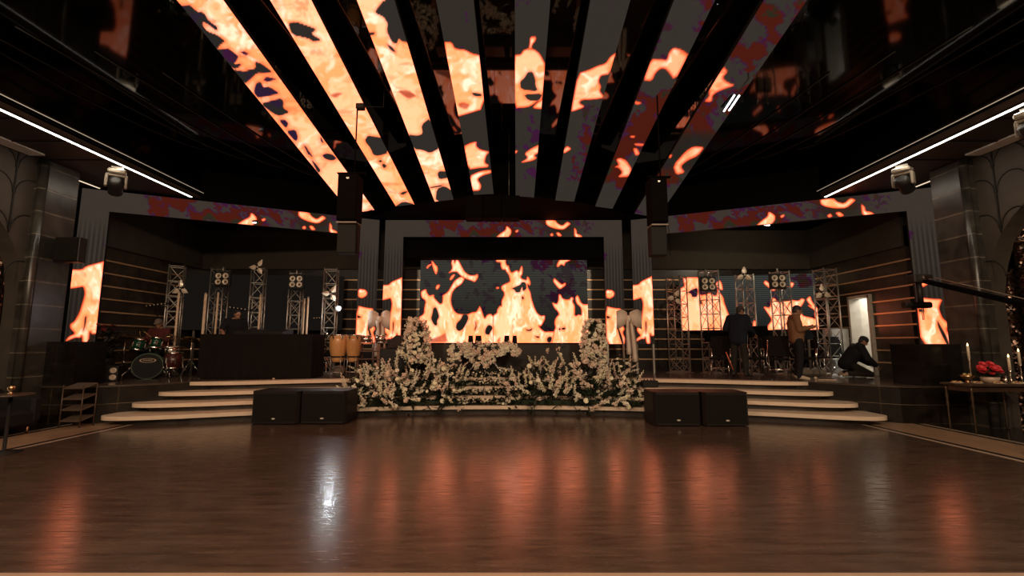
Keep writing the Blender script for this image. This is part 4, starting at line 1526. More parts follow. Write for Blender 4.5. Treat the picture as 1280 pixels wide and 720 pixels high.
def blinder(label, px, py, d):
    """Square lamp of four round reflectors."""
    p = P(px, py, d=d)
    t = thing('four_lamp_blinder', label, 'stage light', tuple(p), 0, 'four lamp blinders on the towers')
    MB().box(0, 0.05, 0, 0.42, 0.11, 0.42, bev=0.015).build('housing', M['black_soft'], t)
    for sx in (-1, 1):
        for sz in (-1, 1):
            m4 = Matrix.Translation((sx * 0.1, -0.005, sz * 0.085)) @ Matrix.Rotation(PI / 2, 4, 'X')
            r = MB().lathe([(0.078, 0.0), (0.078, 0.02), (0.06, 0.012), (0.028, -0.004)], 18, m4).build('reflector', M['lamp_glass'], t)
            MB().lathe([(0.028, 0.0), (0.022, 0.014), (0.0, 0.018)], 12, m4, caps=False).build('bulb', M['lamp_core'], r)
    MB().tube([(0, 0.1, -0.1), (0, 0.24, -0.1)], 0.02).tube([(0.0, 0.02, 0.2), (0.0, 0.02, 0.34)], 0.022).build('clamp', M['alu'], t)
    return t


blinder('four lamp blinder on the tower behind the man at the draped table', 277.5, 348.5, 12.55)
blinder('four lamp blinder on the tower at the right end of the draped table', 370, 352, 12.85)
blinder('four lamp blinder on the tower before the right LED wall', 885.5, 355, 12.5)
blinder('four lamp blinder on the tower left of the man in the brown shirt', 973, 351.5, 12.0)


def petal_lamp(label, px, py, d, ang, pet=0.15, red=None):
    """Small fan of three pointed lamp blades on a round hub."""
    p = P(px, py, d=d)
    t = thing('petal_lamp', label, 'stage light', tuple(p), 0, 'three bladed lamps on the towers')
    m4 = Matrix.Rotation(PI / 2, 4, 'X')
    MB().lathe([(0.05, -0.06), (0.055, 0.02), (0.035, 0.04), (0.0, 0.045)], 16, m4).build('hub', M['black_soft'], t)
    MB().lathe([(0.026, 0.03), (0.02, 0.05), (0.0, 0.052)], 12, m4).build('lens', M['lamp_glass'], t)
    for i in range(3):
        a = ang + i * 2 * PI / 3
        mb = MB()
        prof = [(0.05, 0.03), (0.10, 0.075), (0.16, 0.07), (0.22, 0.04), (0.27, 0.004)]
        k = pet / 0.17
        dirx, dirz = math.cos(a), math.sin(a)
        vs, fs = [], []
        for (r_, hw) in prof:
            r_, hw = r_ * k, hw * k
            for s, dy in ((-1, -0.015), (0, -0.045), (1, -0.015), (0, 0.02)):
                vs.append((dirx * r_ - dirz * hw * s, dy, dirz * r_ + dirx * hw * s))
        n = len(prof)
        for j in range(n - 1):
            for q in range(4):
                fs.append((4 * j + q, 4 * j + (q + 1) % 4, 4 * j + 4 + (q + 1) % 4, 4 * j + 4 + q))
        fs += [(3, 2, 1, 0), (4 * n - 4, 4 * n - 3, 4 * n - 2, 4 * n - 1)]
        mb.add(vs, fs)
        mb.build('blade', M['lamp_glass'], t)
    MB().tube([(0, 0.05, 0), (0, 0.26, 0)], 0.02).build('clamp', M['alu'], t)
    return t


petal_lamp('three bladed lamp on the leftmost tower', 226, 361, 12.3, math.radians(90))
petal_lamp('three bladed lamp crowning the third tower from the left', 322.5, 334, 12.7, math.radians(62))
petal_lamp('three bladed lamp on the tower behind the conga drums', 414, 367, 12.6, math.radians(60), 0.16)
petal_lamp('three bladed lamp at the left edge of the right LED wall', 844, 372, 12.95, math.radians(65))
petal_lamp('three bladed lamp crowning the tower of the man in black', 930, 344, 12.3, math.radians(88))
petal_lamp('three bladed lamp on the rightmost tower', 1028, 366, 11.9, math.radians(95))

# one lit lamp that shines at the hall
p = P(423, 385.5, d=12.5)
t = thing('spot_lamp', 'dazzling white spot lamp lit on the tower behind the congas', 'stage light', tuple(p))
MB().lathe([(0.05, -0.2), (0.075, -0.16), (0.08, 0.0), (0.085, 0.01)], 18, Matrix.Rotation(PI / 2, 4, 'X')).build('housing', M['black_soft'], t)
MB().lathe([(0.042, 0.008), (0.025, 0.016), (0.0, 0.018)], 16, Matrix.Rotation(PI / 2, 4, 'X'), caps=False).build('lens', emit_mat('spot_glow', (0.92, 0.98, 1.0, 1), 50.0), t)
MB().tube([(0, 0.1, 0), (-0.16, 0.2, 0.0)], 0.015).build('bracket', M['alu'], t)
l = bpy.data.lights.new('spot_lamp_light', 'POINT')
l.energy = 26
l.color = (0.92, 0.97, 1.0)
l.shadow_soft_size = 0.04
o = bpy.data.objects.new('spot_lamp_light', l)
COL.objects.link(o)
o.location = p + Vector((0, -0.06, 0.0))

# standing light tubes (switched off)
for px, py0, py1, d, lab in ((257.5, 366, 420, 12.0, 'thick cream light tube standing left of the man at the draped table'),
                             (273, 365, 420, 12.35, 'cream light tube in front of the second tower from the left'),
                             (224, 364, 430, 11.8, 'cream light tube before the leftmost tower'),
                             (326, 368, 415, 12.5, 'cream light tube before the third tower from the left'),
                             (381, 373, 420, 12.9, 'shorter cream light tube of the pair left of the congas'),
                             (385.5, 371, 420, 12.6, 'taller cream light tube of the pair left of the congas')):
    p = P(px, py0, d=d)
    t = thing('light_tube', lab, 'light tube', (p.x, p.y, STZ + 0.006), 0, 'cream light tubes standing on the stage')
    h = p.z - STZ - 0.006
    r = 0.035 if px == 257.5 else 0.026
    MB().tube([(0, 0, 0.02), (0, 0, h - 0.03)], r, n=12).build('tube', M['cream_tube'], t)
    MB().lathe([(r * 1.05, h - 0.03), (r * 1.05, h)], 12).build('end_cap', M['alu'], t)
    MB().lathe([(0.12, 0), (0.12, 0.012), (0.03, 0.03), (0.03, 0.06)], 18).build('foot', M['black_soft'], t)

# slim bars of small lamps behind the players
for px0, px1, py0, py1, d, lab in ((183, 211, 383, 379.5, 12.2, 'slim bar of six small lamps above the drummer'),
                                   (287, 315, 384, 388, 12.75, 'slim bar of six small lamps behind the man at the draped table'),
                                   (392, 412, 398, 397, 13.4, 'slim bar of small lamps left of the congas')):
    a, b_ = P(px0, py0, d=d), P(px1, py1, d=d)
    t = thing('lamp_bar', lab, 'stage light', tuple((a + b_) / 2), 0, 'slim lamp bars on stands')
    c = (a + b_) / 2
    MB().tube([a - c, b_ - c], 0.03, n=8).build('bar', M['black_soft'], t)
    for k in range(6):
        q = a.lerp(b_, (k + 0.5) / 6) - c
        m4 = Matrix.Translation(q + Vector((0, -0.03, 0.01))) @ Matrix.Rotation(PI / 2 + 0.2, 4, 'X')
        lp = MB().lathe([(0.03, -0.02), (0.036, 0.03), (0.02, 0.034)], 12, m4).build('lamp', M['black_soft'], t)
        MB().lathe([(0.018, 0.036), (0.008, 0.04), (0, 0.041)], 10, m4, caps=False).build('lens', M['lamp_glass'], lp)
    st = MB().tube([(0, 0.03, 0), (0, 0.03, STZ + 0.03 - c.z)], 0.015)
    for k in range(3):
        an = k * 2 * PI / 3 + 0.4
        st.tube([(0, 0.03, STZ + 0.35 - c.z), (0.28 * math.cos(an), 0.03 + 0.28 * math.sin(an), STZ + 0.015 - c.z)], 0.01, n=6)
    st.build('tripod', M['black_soft'], t)
# ================================================================== draped table of the man on the left
SF = STZ + 0.006
p0, p1 = P(240, 474, z=SF), P(390, 474, z=SF)
x0, x1 = p0.x, P(389.5, 473, z=SF).x
ytab = 11.05
t = thing('draped_table', 'long table draped to the floor in black cloth, left on the stage', 'table', ((x0 + x1) / 2, ytab, SF))
W_, D_t, H_t = x1 - x0, 0.75, 1.06
MB().box(0, D_t / 2, H_t - 0.03, W_ - 0.02, D_t - 0.02, 0.04).build('tabletop', M['dark_wood'], t)
for sx in (-1, 1):
    for sy in (0.08, D_t - 0.08):
        MB().tube([(sx * (W_ / 2 - 0.1), sy, 0), (sx * (W_ / 2 - 0.1), sy, H_t - 0.05)], 0.02).build('leg', M['alu'], t)
# cloth: top sheet and a softly folded skirt
vs, fs = [], []
outline = []
nseg = 90
per = [(-W_ / 2, 0), (W_ / 2, 0), (W_ / 2, D_t), (-W_ / 2, D_t)]
for i in range(4):
    a, b_ = per[i], per[(i + 1) % 4]
    n = 64 if i % 2 == 0 else 18
    for k in range(n):
        f = k / n
        outline.append((a[0] + (b_[0] - a[0]) * f, a[1] + (b_[1] - a[1]) * f, i))
n = len(outline)
cx_, cy_ = 0, D_t / 2
for j, zf in enumerate((1.0, 0.97, 0.6, 0.25, 0.012)):
    for k, (x, y, side) in enumerate(outline):
        amp = (1 - zf) * 0.006
        nx, ny = ((0, -1), (1, 0), (0, 1), (-1, 0))[side]
        o = amp * (math.sin(k * 1.3) + 0.6 * math.sin(k * 0.53 + 1)) + amp * 0.9
        vs.append((x + nx * o, y + ny * o, H_t * zf))
for j in range(4):
    for k in range(n):
        fs.append((j * n + k, j * n + (k + 1) % n, (j + 1) * n + (k + 1) % n, (j + 1) * n + k))
fs.append(tuple(range(n)))
cl = MB().add(vs, fs, False).build('black_drape', M['black_cloth'], None, ((x0 + x1) / 2, ytab, SF))
tag(cl, 'plain black cloth over the long table on the left', 'tablecloth')
# mixer with a sloped panel on it
px_ = P(330, 417, d=11.45)
t = thing('mixing_console', 'low black mixing console lying on the draped table', 'mixer', (px_.x, 11.45, SF + H_t + 0.004))
mb = MB().prism([(0, 0), (0.55, 0), (0.55, 0.12), (0.42, 0.13), (0, 0.05)], -0.6, 0.6, axes(Vector((0, 1, 0)), Vector((0, 0, 1)), Vector((1, 0, 0))))
mb.v = [(x, y - 0.27, z) for x, y, z in mb.v]
mb.build('body', M['black_soft'], t)
for i in range(12):
    MB().box(-0.5 + i * 0.09, -0.1, 0.066, 0.02, 0.04, 0.02).build('fader', M['alu'], t)
tg = MB().lathe([(0.022, 0), (0.026, 0.008), (0.026, 0.028), (0.02, 0.034)], 14).build('tape_roll', M['cream_tube'], None, tuple(P(342.5, 474.2, z=SF + 0.002) + Vector((0, -0.02, 0))))
tag(tg, 'little cream tape roll on the top step before the draped table', 'tape roll')

# ================================================================== drum kit
M['green_shell'] = mat('green_shell', (0.003, 0.030, 0.015, 1), 0.2, coat=0.3, var=0.2)
M['drum_head'] = mat('drum_head', (0.006, 0.006, 0.006, 1), 0.6, spec=0.15)
M['white_head'] = mat('white_head', (0.62, 0.56, 0.48, 1), 0.5)
M['cymbal'] = mat('cymbal', (0.55, 0.40, 0.18, 1), 0.25, metal=1.0, var=0.1, scale=20)


def facing(loc):
    return Matrix.Translation(loc) @ Matrix.Rotation(PI / 2, 4, 'X')


def font_mesh(name, text, size, m, parent, loc, rot, depth=0.002):
    cu = bpy.data.curves.new(name, 'FONT')
    cu.body = text
    cu.size = size
    cu.extrude = depth
    cu.align_x = 'CENTER'
    cu.align_y = 'CENTER'
    tmp = bpy.data.objects.new(name, cu)
    COL.objects.link(tmp)
    dg = bpy.context.evaluated_depsgraph_get()
    me = bpy.data.meshes.new_from_object(tmp.evaluated_get(dg))
    bpy.data.objects.remove(tmp)
    me.name = name
    me.materials.clear()
    me.materials.append(m)
    o = bpy.data.objects.new(name, me)
    COL.objects.link(o)
    o.parent = parent
    o.location = loc
    o.rotation_euler = rot
    return o


pb = P(184.5, 456, d=10.95)
R_ = 0.30
bd = thing('bass_drum', 'green bass drum with black front head at the front of the drum kit', 'drum', (pb.x, 10.95, SF), math.radians(34))
MB().lathe([(R_ - 0.006, -0.22), (R_ - 0.006, 0.22)], 36, facing((0, 0.22, R_))).build('shell', M['green_shell'], bd)
for y in (0.0, 0.44):
    MB().lathe([(R_, -0.02), (R_ + 0.004, 0.0), (R_, 0.02)], 36, facing((0, y, R_))).build('hoop', mat('hoop_%d' % int(y * 10), (0.05, 0.09, 0.06, 1), 0.25), bd)
hdm = MB().lathe([(R_ - 0.012, 0.018), (0.0, 0.024)], 36, facing((0, -0.005, R_)), caps=False).build('front_head', M['drum_head'], bd)
M['badge_ink'] = mat('badge_ink', (0.45, 0.33, 0.22, 1), 0.6)
mb = MB()
N = 32
for q, rr in enumerate((1.0, 0.86)):
    mb.v += [(0.155 * rr * math.cos(2 * PI * k / N), -0.036, R_ + 0.135 + 0.052 * rr * math.sin(2 * PI * k / N)) for k in range(N)]
mb.f = [(k, (k + 1) % N, N + (k + 1) % N, N + k) for k in range(N)]
mb.smooth = [False] * N
mb.build('badge_ring', M['badge_ink'], hdm)
font_mesh('badge_lettering', 'MAPEX', 0.058, M['badge_ink'], hdm, (0, -0.036, R_ + 0.135), (PI / 2, 0, 0))
for s in (-1, 1):
    MB().tube([(s * 0.29, 0.05, 0.25), (s * 0.43, -0.05, 0.13), (s * 0.45, -0.09, 0.006)], 0.012).build('spur', M['chrome'], bd)
    MB().lathe([(0.03, 0), (0.035, 0.03), (0.02, 0.05)], 12, Matrix.Translation((s * 0.30, 0.03, 0.24))).build('spur_clamp', M['chrome'], bd)
MB().tube([(0, 0.25, R_ * 2 - 0.01), (0, 0.25, R_ * 2 + 0.14)], 0.018).tube([(-0.16, 0.25, R_ * 2 + 0.12), (0.16, 0.25, R_ * 2 + 0.12)], 0.014).build('tom_mount', M['chrome'], bd)


def drum(name, label, loc, r, h, tilt, shell, legs=0.0, head='white_head', rz=0.0):
    t = thing(name, label, 'drum', loc, rz, 'drums of the kit')
    m4 = Matrix.Rotation(tilt, 4, 'X')
    MB().lathe([(r, -h / 2), (r, h / 2)], 28, m4).build('shell', shell, t)
    for z in (-h / 2, h / 2):
        MB().lathe([(r + 0.004, z - 0.014), (r + 0.010, z), (r + 0.004, z + 0.014)], 28, m4, caps=False).build('hoop', M['chrome'], t)
    MB().lathe([(r * 0.98, h / 2 + 0.004), (0, h / 2 + 0.006)], 28, m4, caps=False).build('head', M[head], t)
    lug = MB()
    for k in range(6):
        a = k * PI / 3 + 0.3
        lug2 = MB().box(r * math.cos(a), r * math.sin(a), 0, 0.022, 0.022, h * 0.5, bev=0.006)
        lug2.v = [tuple(m4 @ Vector(v)) for v in lug2.v]
        lug2.build('lug', M['chrome'], t)
    if legs:
        for k in range(3):
            a = k * 2 * PI / 3 + 0.5
            MB().tube([(r * 1.04 * math.cos(a), r * 1.04 * math.sin(a), 0.05), (r * 1.06 * math.cos(a), r * 1.06 * math.sin(a), -legs)], 0.01).build('leg', M['chrome'], t)
    return t


z_t = SF + 2 * R_ + 0.2
drum('tom_drum', 'left green tom mounted over the bass drum', (P(172, 440, d=11.2).x, 11.2, z_t - 0.02), 0.14, 0.25, math.radians(-16), M['green_shell'])
drum('tom_drum', 'right green tom mounted over the bass drum', (P(194.5, 431, d=11.2).x, 11.2, z_t + 0.03), 0.13, 0.24, math.radians(-16), M['green_shell'])
pf = P(216, 460, d=11.4)
drum('floor_tom', 'dark red floor tom right of the bass drum', (pf.x, 11.4, SF + 0.42), 0.19, 0.36, 0.0, mat('dark_red_shell', (0.05, 0.012, 0.010, 1), 0.25), 0.42)
ps = P(210, 437, d=11.55)
sn = drum('snare_drum', 'chrome snare drum on a stand right of the toms', (ps.x + 0.05, 11.6, ps.z), 0.165, 0.13, math.radians(8), M['chrome'])
st = MB()
for k in range(3):
    a = k * 2 * PI / 3
    st.tube([(0, 0, -0.08), (0, 0, -0.30), (0.2 * math.cos(a), 0.2 * math.sin(a), SF + 0.012 - ps.z)], 0.010, n=6)
st.build('stand', M['chrome'], sn)


def cymbal(label, px, py, d, r, tilt, second=False):
    p = P(px, py, d=d)
    t = thing('cymbal_stand', label, 'cymbal', (p.x, d, SF), 0, 'cymbals of the kit')
    z = p.z - SF
    m4 = Matrix.Translation((0, 0, z)) @ Matrix.Rotation(tilt, 4, 'X')
    MB().lathe([(0.012, 0.035), (0.045, 0.022), (0.06, 0.008), (r, -0.022), (r, -0.025), (0.05, 0.002), (0.01, 0.02)], 32, m4).build('cymbal', M['cymbal'], t)
    if second:
        MB().lathe([(0.012, -0.02), (0.06, -0.01), (r, 0.012), (r, 0.009), (0.05, -0.014)], 32, Matrix.Translation((0, 0, z - 0.06))).build('lower_cymbal', M['cymbal'], t)
    MB().tube([(0, 0, 0.25), (0, 0, z + 0.06)], 0.012).build('pole', M['chrome'], t)
    lg = MB()
    for k in range(3):
        a = k * 2 * PI / 3 + 0.4
        lg.tube([(0, 0, 0.42), (0.27 * math.cos(a), 0.27 * math.sin(a), 0.012)], 0.010, n=6)
    lg.build('tripod', M['chrome'], t)
    return t


cymbal('crash cymbal on a tall stand left of the bass drum', 157, 421, 11.2, 0.25, math.radians(-10))
cymbal('ride cymbal seen edge on in front of the drummer', 211, 419.5, 11.5, 0.19, math.radians(3))
cymbal('cymbal half hidden by the left end of the draped table', 240, 424, 11.9, 0.2, math.radians(-25))
cymbal('hi-hat pair right of the snare drum', 224, 433, 12.0, 0.16, 0.0, True)
tt = thing('drum_stool', 'round black drum stool under the drummer', 'stool', (P(200.5, 420, d=12.05).x, 12.05, SF))
MB().lathe([(0.16, 0.52), (0.18, 0.55), (0.18, 0.60), (0.0, 0.615)], 24, caps=False).build('seat', M['black_cloth'], tt)
mb = MB().tube([(0, 0, 0.2), (0, 0, 0.53)], 0.02)
for k in range(3):
    a = k * 2 * PI / 3
    mb.tube([(0, 0, 0.3), (0.25 * math.cos(a), 0.25 * math.sin(a), 0.012)], 0.012, n=6)
mb.build('tripod', M['chrome'], tt)

# two lamp box on the stage edge left of the kit
p = P(137, 465, d=10.2)
t = thing('double_lamp', 'black box with two round lamps one above the other, left of the kit', 'stage light', (p.x, 10.2, SF), math.radians(25))
MB().box(0, 0.1, 0.17, 0.3, 0.2, 0.34, bev=0.012).build('housing', M['black_soft'], t)
for z in (0.09, 0.24):
    MB().lathe([(0.062, 0.0), (0.062, 0.014), (0.04, 0.008), (0.0, 0.004)], 18, facing((0.06, 0.0, z)), caps=False).build('reflector', M['lamp_glass'], t)

# ================================================================== percussion right of the draped table
M['conga_wood'] = mat('conga_wood', (0.54, 0.27, 0.10, 1), 0.25, var=0.15, scale=5, stretch=(12, 12, 1), coat=0.3)


def conga(label, px, d, r):
    p = P(px, 470, d=d)
    zb_, zt_ = P(px, 452.5, d=d).z - SF, P(px, 419, d=d).z - SF
    t = thing('conga', label, 'drum', (p.x, d, SF), 0, 'conga drums')
    hh = zt_ - zb_
    prof = [(r * 0.62, zb_), (r * 0.70, zb_ + .06 * hh), (r * 0.98, zb_ + .40 * hh), (r * 1.06, zb_ + .62 * hh), (r * 1.02, zb_ + .82 * hh), (r * 0.94, zt_)]
    MB().lathe(prof, 28).build('shell', M['conga_wood'], t)
    MB().lathe([(r * 0.97, zt_ - 0.02), (r * 1.01, zt_), (r * 0.97, zt_ + 0.012)], 28, caps=False).build('rim', M['chrome'], t)
    MB().lathe([(r * 0.95, zt_ + 0.004), (0, zt_ + 0.01)], 28, caps=False).build('head', M['white_head'], t)
    MB().lathe([(r * 0.86, zb_ + 0.17 * hh), (r * 0.885, zb_ + 0.2 * hh), (r * 0.895, zb_ + 0.225 * hh)], 28, caps=False).build('strap_band', M['black_soft'], t)
    for k in range(6):
        a = k * PI / 3 + 0.26
        c_, s_ = math.cos(a), math.sin(a)
        MB().add([(c_ * r * 1.0 - s_ * 0.028, s_ * r * 1.0 + c_ * 0.028, zt_ - 0.03), (c_ * r * 1.0 + s_ * 0.028, s_ * r * 1.0 - c_ * 0.028, zt_ - 0.03), (c_ * r * 1.075, s_ * r * 1.075, zt_ - 0.14),
                  (c_ * r * 1.03 - s_ * 0.028, s_ * r * 1.03 + c_ * 0.028, zt_ - 0.03), (c_ * r * 1.03 + s_ * 0.028, s_ * r * 1.03 - c_ * 0.028, zt_ - 0.03), (c_ * r * 1.095, s_ * r * 1.095, zt_ - 0.14)],
                 [(0, 1, 2), (5, 4, 3), (0, 3, 4, 1), (1, 4, 5, 2), (2, 5, 3, 0)]).build('lug', M['chrome'], t)
    lg = MB()
    for k in range(4):
        a = k * PI / 2 + PI / 4
        lg.tube([(r * 0.9 * math.cos(a), r * 0.9 * math.sin(a), zb_ + 0.2 * hh), (r * 0.85 * math.cos(a), r * 0.85 * math.sin(a), zb_ - 0.02), (r * 1.0 * math.cos(a), r * 1.0 * math.sin(a), 0.012)], 0.012, n=6)
    for z in (0.12,):
        lg.tube([(r * 0.95 * math.cos(a), r * 0.95 * math.sin(a), z) for a in np.linspace(PI / 4, 2 * PI + PI / 4, 17)], 0.009, n=5)
    lg.build('stand', M['alu'], t)
    return t


conga('left and larger of the two wooden conga drums', 421, 11.7, 0.205)
conga('right and slimmer of the two wooden conga drums', 440.5, 11.7, 0.175)

# percussion table with two timbales
pT = P(459, 430, d=11.75)
t = thing('percussion_stand', 'dark stand with shelves and brown side posts right of the congas', 'stand', (pT.x, 11.75, SF))
zs = P(459, 428.5, d=11.75).z - SF
for x in (-0.22, 0.30):
    for y in (0, 0.3):
        MB().box(x, y, zs / 2, 0.07 if x > 0 else 0.035, 0.035, zs).build('post', mat('brown_post_%d_%d' % (int(x * 100), int(y * 10)), (0.16, 0.075, 0.045, 1), 0.4), t)
for z in (zs - 0.012, zs - 0.22, zs - 0.42):
    MB().box(0.04, 0.15, z, 0.62, 0.36, 0.022).build('shelf', M['dark_wood'], t)
for i, (px, lab) in enumerate(((457.5, 'left of two chrome timbale drums on the percussion stand'), (476, 'right of two chrome timbale drums on the percussion stand'))):
    q = P(px, 428, d=11.9)
    drum('timbale', lab, (q.x, 11.9, SF + zs + 0.098 if i == 0 else SF + zs + 0.098), 0.15 if i == 0 else 0.13, 0.16, 0.0, M['chrome'], head='white_head')
t2 = bpy.data.objects.get('percussion_stand')
MB().box(0.42, 0.15, zs - 0.012, 0.2, 0.34, 0.022).build('side_shelf', M['dark_wood'], t2)

# tripod stand and a drum bag on the floor
p = P(401, 469.8, z=SF)
t = thing('tripod_stand', 'bare chrome tripod stand between the draped table and the congas', 'stand', (p.x, p.y + 0.25, SF))
MB().tube([(0, 0, 0.3), (0, 0, 1.25)], 0.014).build('pole', M['black_soft'], t)
for k in range(3):
    a = k * 2 * PI / 3 - PI / 2 + 0.5
    MB().tube([(0, 0, 0.48), (0.3 * math.cos(a), 0.3 * math.sin(a), 0.012)], 0.012, n=6).build('leg', M['chrome'], t)
MB().lathe([(0.03, 1.05), (0.04, 1.08), (0.03, 1.12)], 12).build('collar', M['chrome'], t)
p = P(421, 471.6, z=SF)
t = thing('drum_bag', 'round grey brown drum bag lying before the left conga', 'bag', (p.x, p.y + 0.05, SF))
m4 = facing((0, 0.1, 0.145))
M['bag_cloth'] = mat('bag_cloth', (0.10, 0.075, 0.06, 1), 0.85, bump=0.3, bscale=30)
MB().lathe([(0.05, -0.12), (0.13, -0.11), (0.145, -0.08), (0.145, 0.08), (0.13, 0.11), (0.05, 0.12)], 24, m4).build('body', M['bag_cloth'], t)
MB().tube([(0.10 * math.cos(a), -0.022, 0.145 + 0.10 * math.sin(a)) for a in np.linspace(0, 2 * PI, 25)], 0.006, n=5).build('zip', M['black_soft'], t)

# black monitor under a cloth on a box
pc = P(491, 455, d=11.75)
t = thing('flight_case', 'dark box carrying a covered monitor left of the flower tower', 'case', (pc.x, 11.75, SF))
bw = P(509, 440, d=11.75).x - P(477, 440, d=11.75).x
zc = P(494, 436, d=11.75).z - SF
MB().box(0, 0.25, zc / 2, bw, 0.5, zc, bev=0.012).build('body', M['black_soft'], t)
for sx in (-1, 1):
    MB().box(sx * (bw / 2 - 0.01), 0.0, zc / 2, 0.03, 0.03, zc * 0.98).build('corner_edge', M['alu'] if False else M['cabinet'], t)
MB().box(0, -0.006, zc * 0.55, 0.12, 0.012, 0.05, bev=0.004).build('latch', M['cabinet'], t)
t = thing('covered_monitor', 'rounded monitor speaker under a dark red brown cloth on the dark box', 'speaker', (pc.x + 0.06, 11.98, SF + zc + 0.002))
poly = [(-0.26, 0), (0.22, 0), (0.25, 0.06), (0.19, 0.22), (0.08, 0.34), (-0.02, 0.35), (-0.14, 0.25), (-0.25, 0.10)]
mb = MB().prism(poly, -0.17, 0.17, axes(Vector((1, 0, 0)), Vector((0, 0, 1)), Vector((0, -1, 0))))
o = mb.build('cover', mat('cover_cloth', (0.020, 0.011, 0.010, 1), 0.8), t)
b_ = o.modifiers.new('round', 'BEVEL')
b_.width = 0.04
b_.segments = 3

# ================================================================== seats and low table behind the centre flowers
t = thing('low_table', 'low black table with curved chrome legs under the flower cascade', 'table', (P(606, 450, d=11.95).x, 11.95, SF))
MB().box(0, 0.2, 0.62, 1.5, 0.6, 0.06, bev=0.012).build('tabletop', M['black_soft'], t)
MB().box(0.1, 0.05, 0.035, 1.4, 0.5, 0.05, bev=0.01).build('base', mat('base_red', (0.07, 0.03, 0.022, 1), 0.4), t)
for s in (-1, 1):
    MB().tube([(s * (0.62 - 0.42 * math.sin(a)), 0.02, 0.06 + 0.53 * (1 - math.cos(a))) for a in np.linspace(0, PI / 2, 9)], 0.02).build('leg', M['chrome'], t)
    MB().tube([(s * (0.62 - 0.42 * math.sin(a)), 0.4, 0.06 + 0.53 * (1 - math.cos(a))) for a in np.linspace(0, PI / 2, 9)], 0.02).build('leg', M['chrome'], t)
for px, w, lab in ((588.3, 0.15, 'leftmost of four little black boxes above the flower cascade'), (598, 0.19, 'second of four little black boxes above the flower cascade'), (633.5, 0.17, 'third of four little black boxes above the flower cascade'), (643.3, 0.15, 'rightmost of four little black boxes above the flower cascade')):
    p = P(px, 430.5, d=12.9)
    zt_ = P(px, 419.5, d=12.9).z
    tb = thing('small_speaker', lab, 'speaker', (p.x, 12.9, 1.553), 0, 'little black boxes on the booth')
    hh = zt_ - 1.553
    m4 = axes(Vector((1, 0, 0)), Vector((0, 0, 1)), Vector((0, -1, 0)))
    MB().prism([(-w / 2, 0), (w / 2, 0), (w / 2 - 0.02, hh), (-w / 2 + 0.02, hh)], -0.07, 0.07, m4).build('cabinet', M['dead_black'], tb)
    MB().prism([(-w / 2 + 0.02, 0.02), (w / 2 - 0.02, 0.02), (w / 2 - 0.035, hh - 0.02), (-w / 2 + 0.035, hh - 0.02)], 0.07, 0.076, m4).build('grille', M['grille'], tb)

# small black effects box on the step right of the flowers, with its cable
p = P(811, 484, z=SF - 0.17)
t = thing('junction_box', 'small black box on the steps at the right end of the flowers', 'box', (P(811, 484, z=0.55).x + 0.05, edge(3.3, 3) + 0.12, 0.547))
MB().box(0, 0.05, 0.075, 0.36, 0.2, 0.15, bev=0.012).build('body', M['black_soft'], t)
for k in range(4):
    MB().lathe([(0.014, 0), (0.014, 0.03), (0.01, 0.034)], 10, Matrix.Translation((-0.12 + k * 0.08, 0.05, 0.15))).build('plug', M['black_matte'], t)
MB().tube([(0.1, 0.12, 0.14), (0.2, 0.2, 0.3), (0.26, 0.3, 0.26), (0.30, 0.45, 0.19)], 0.008, n=6).build('cable', M['black_matte'], t)

# ================================================================== bows between the LED columns
M['bow_satin'] = mat('bow_satin', (0.72, 0.60, 0.49, 1), 0.55, var=0.06, scale=4)


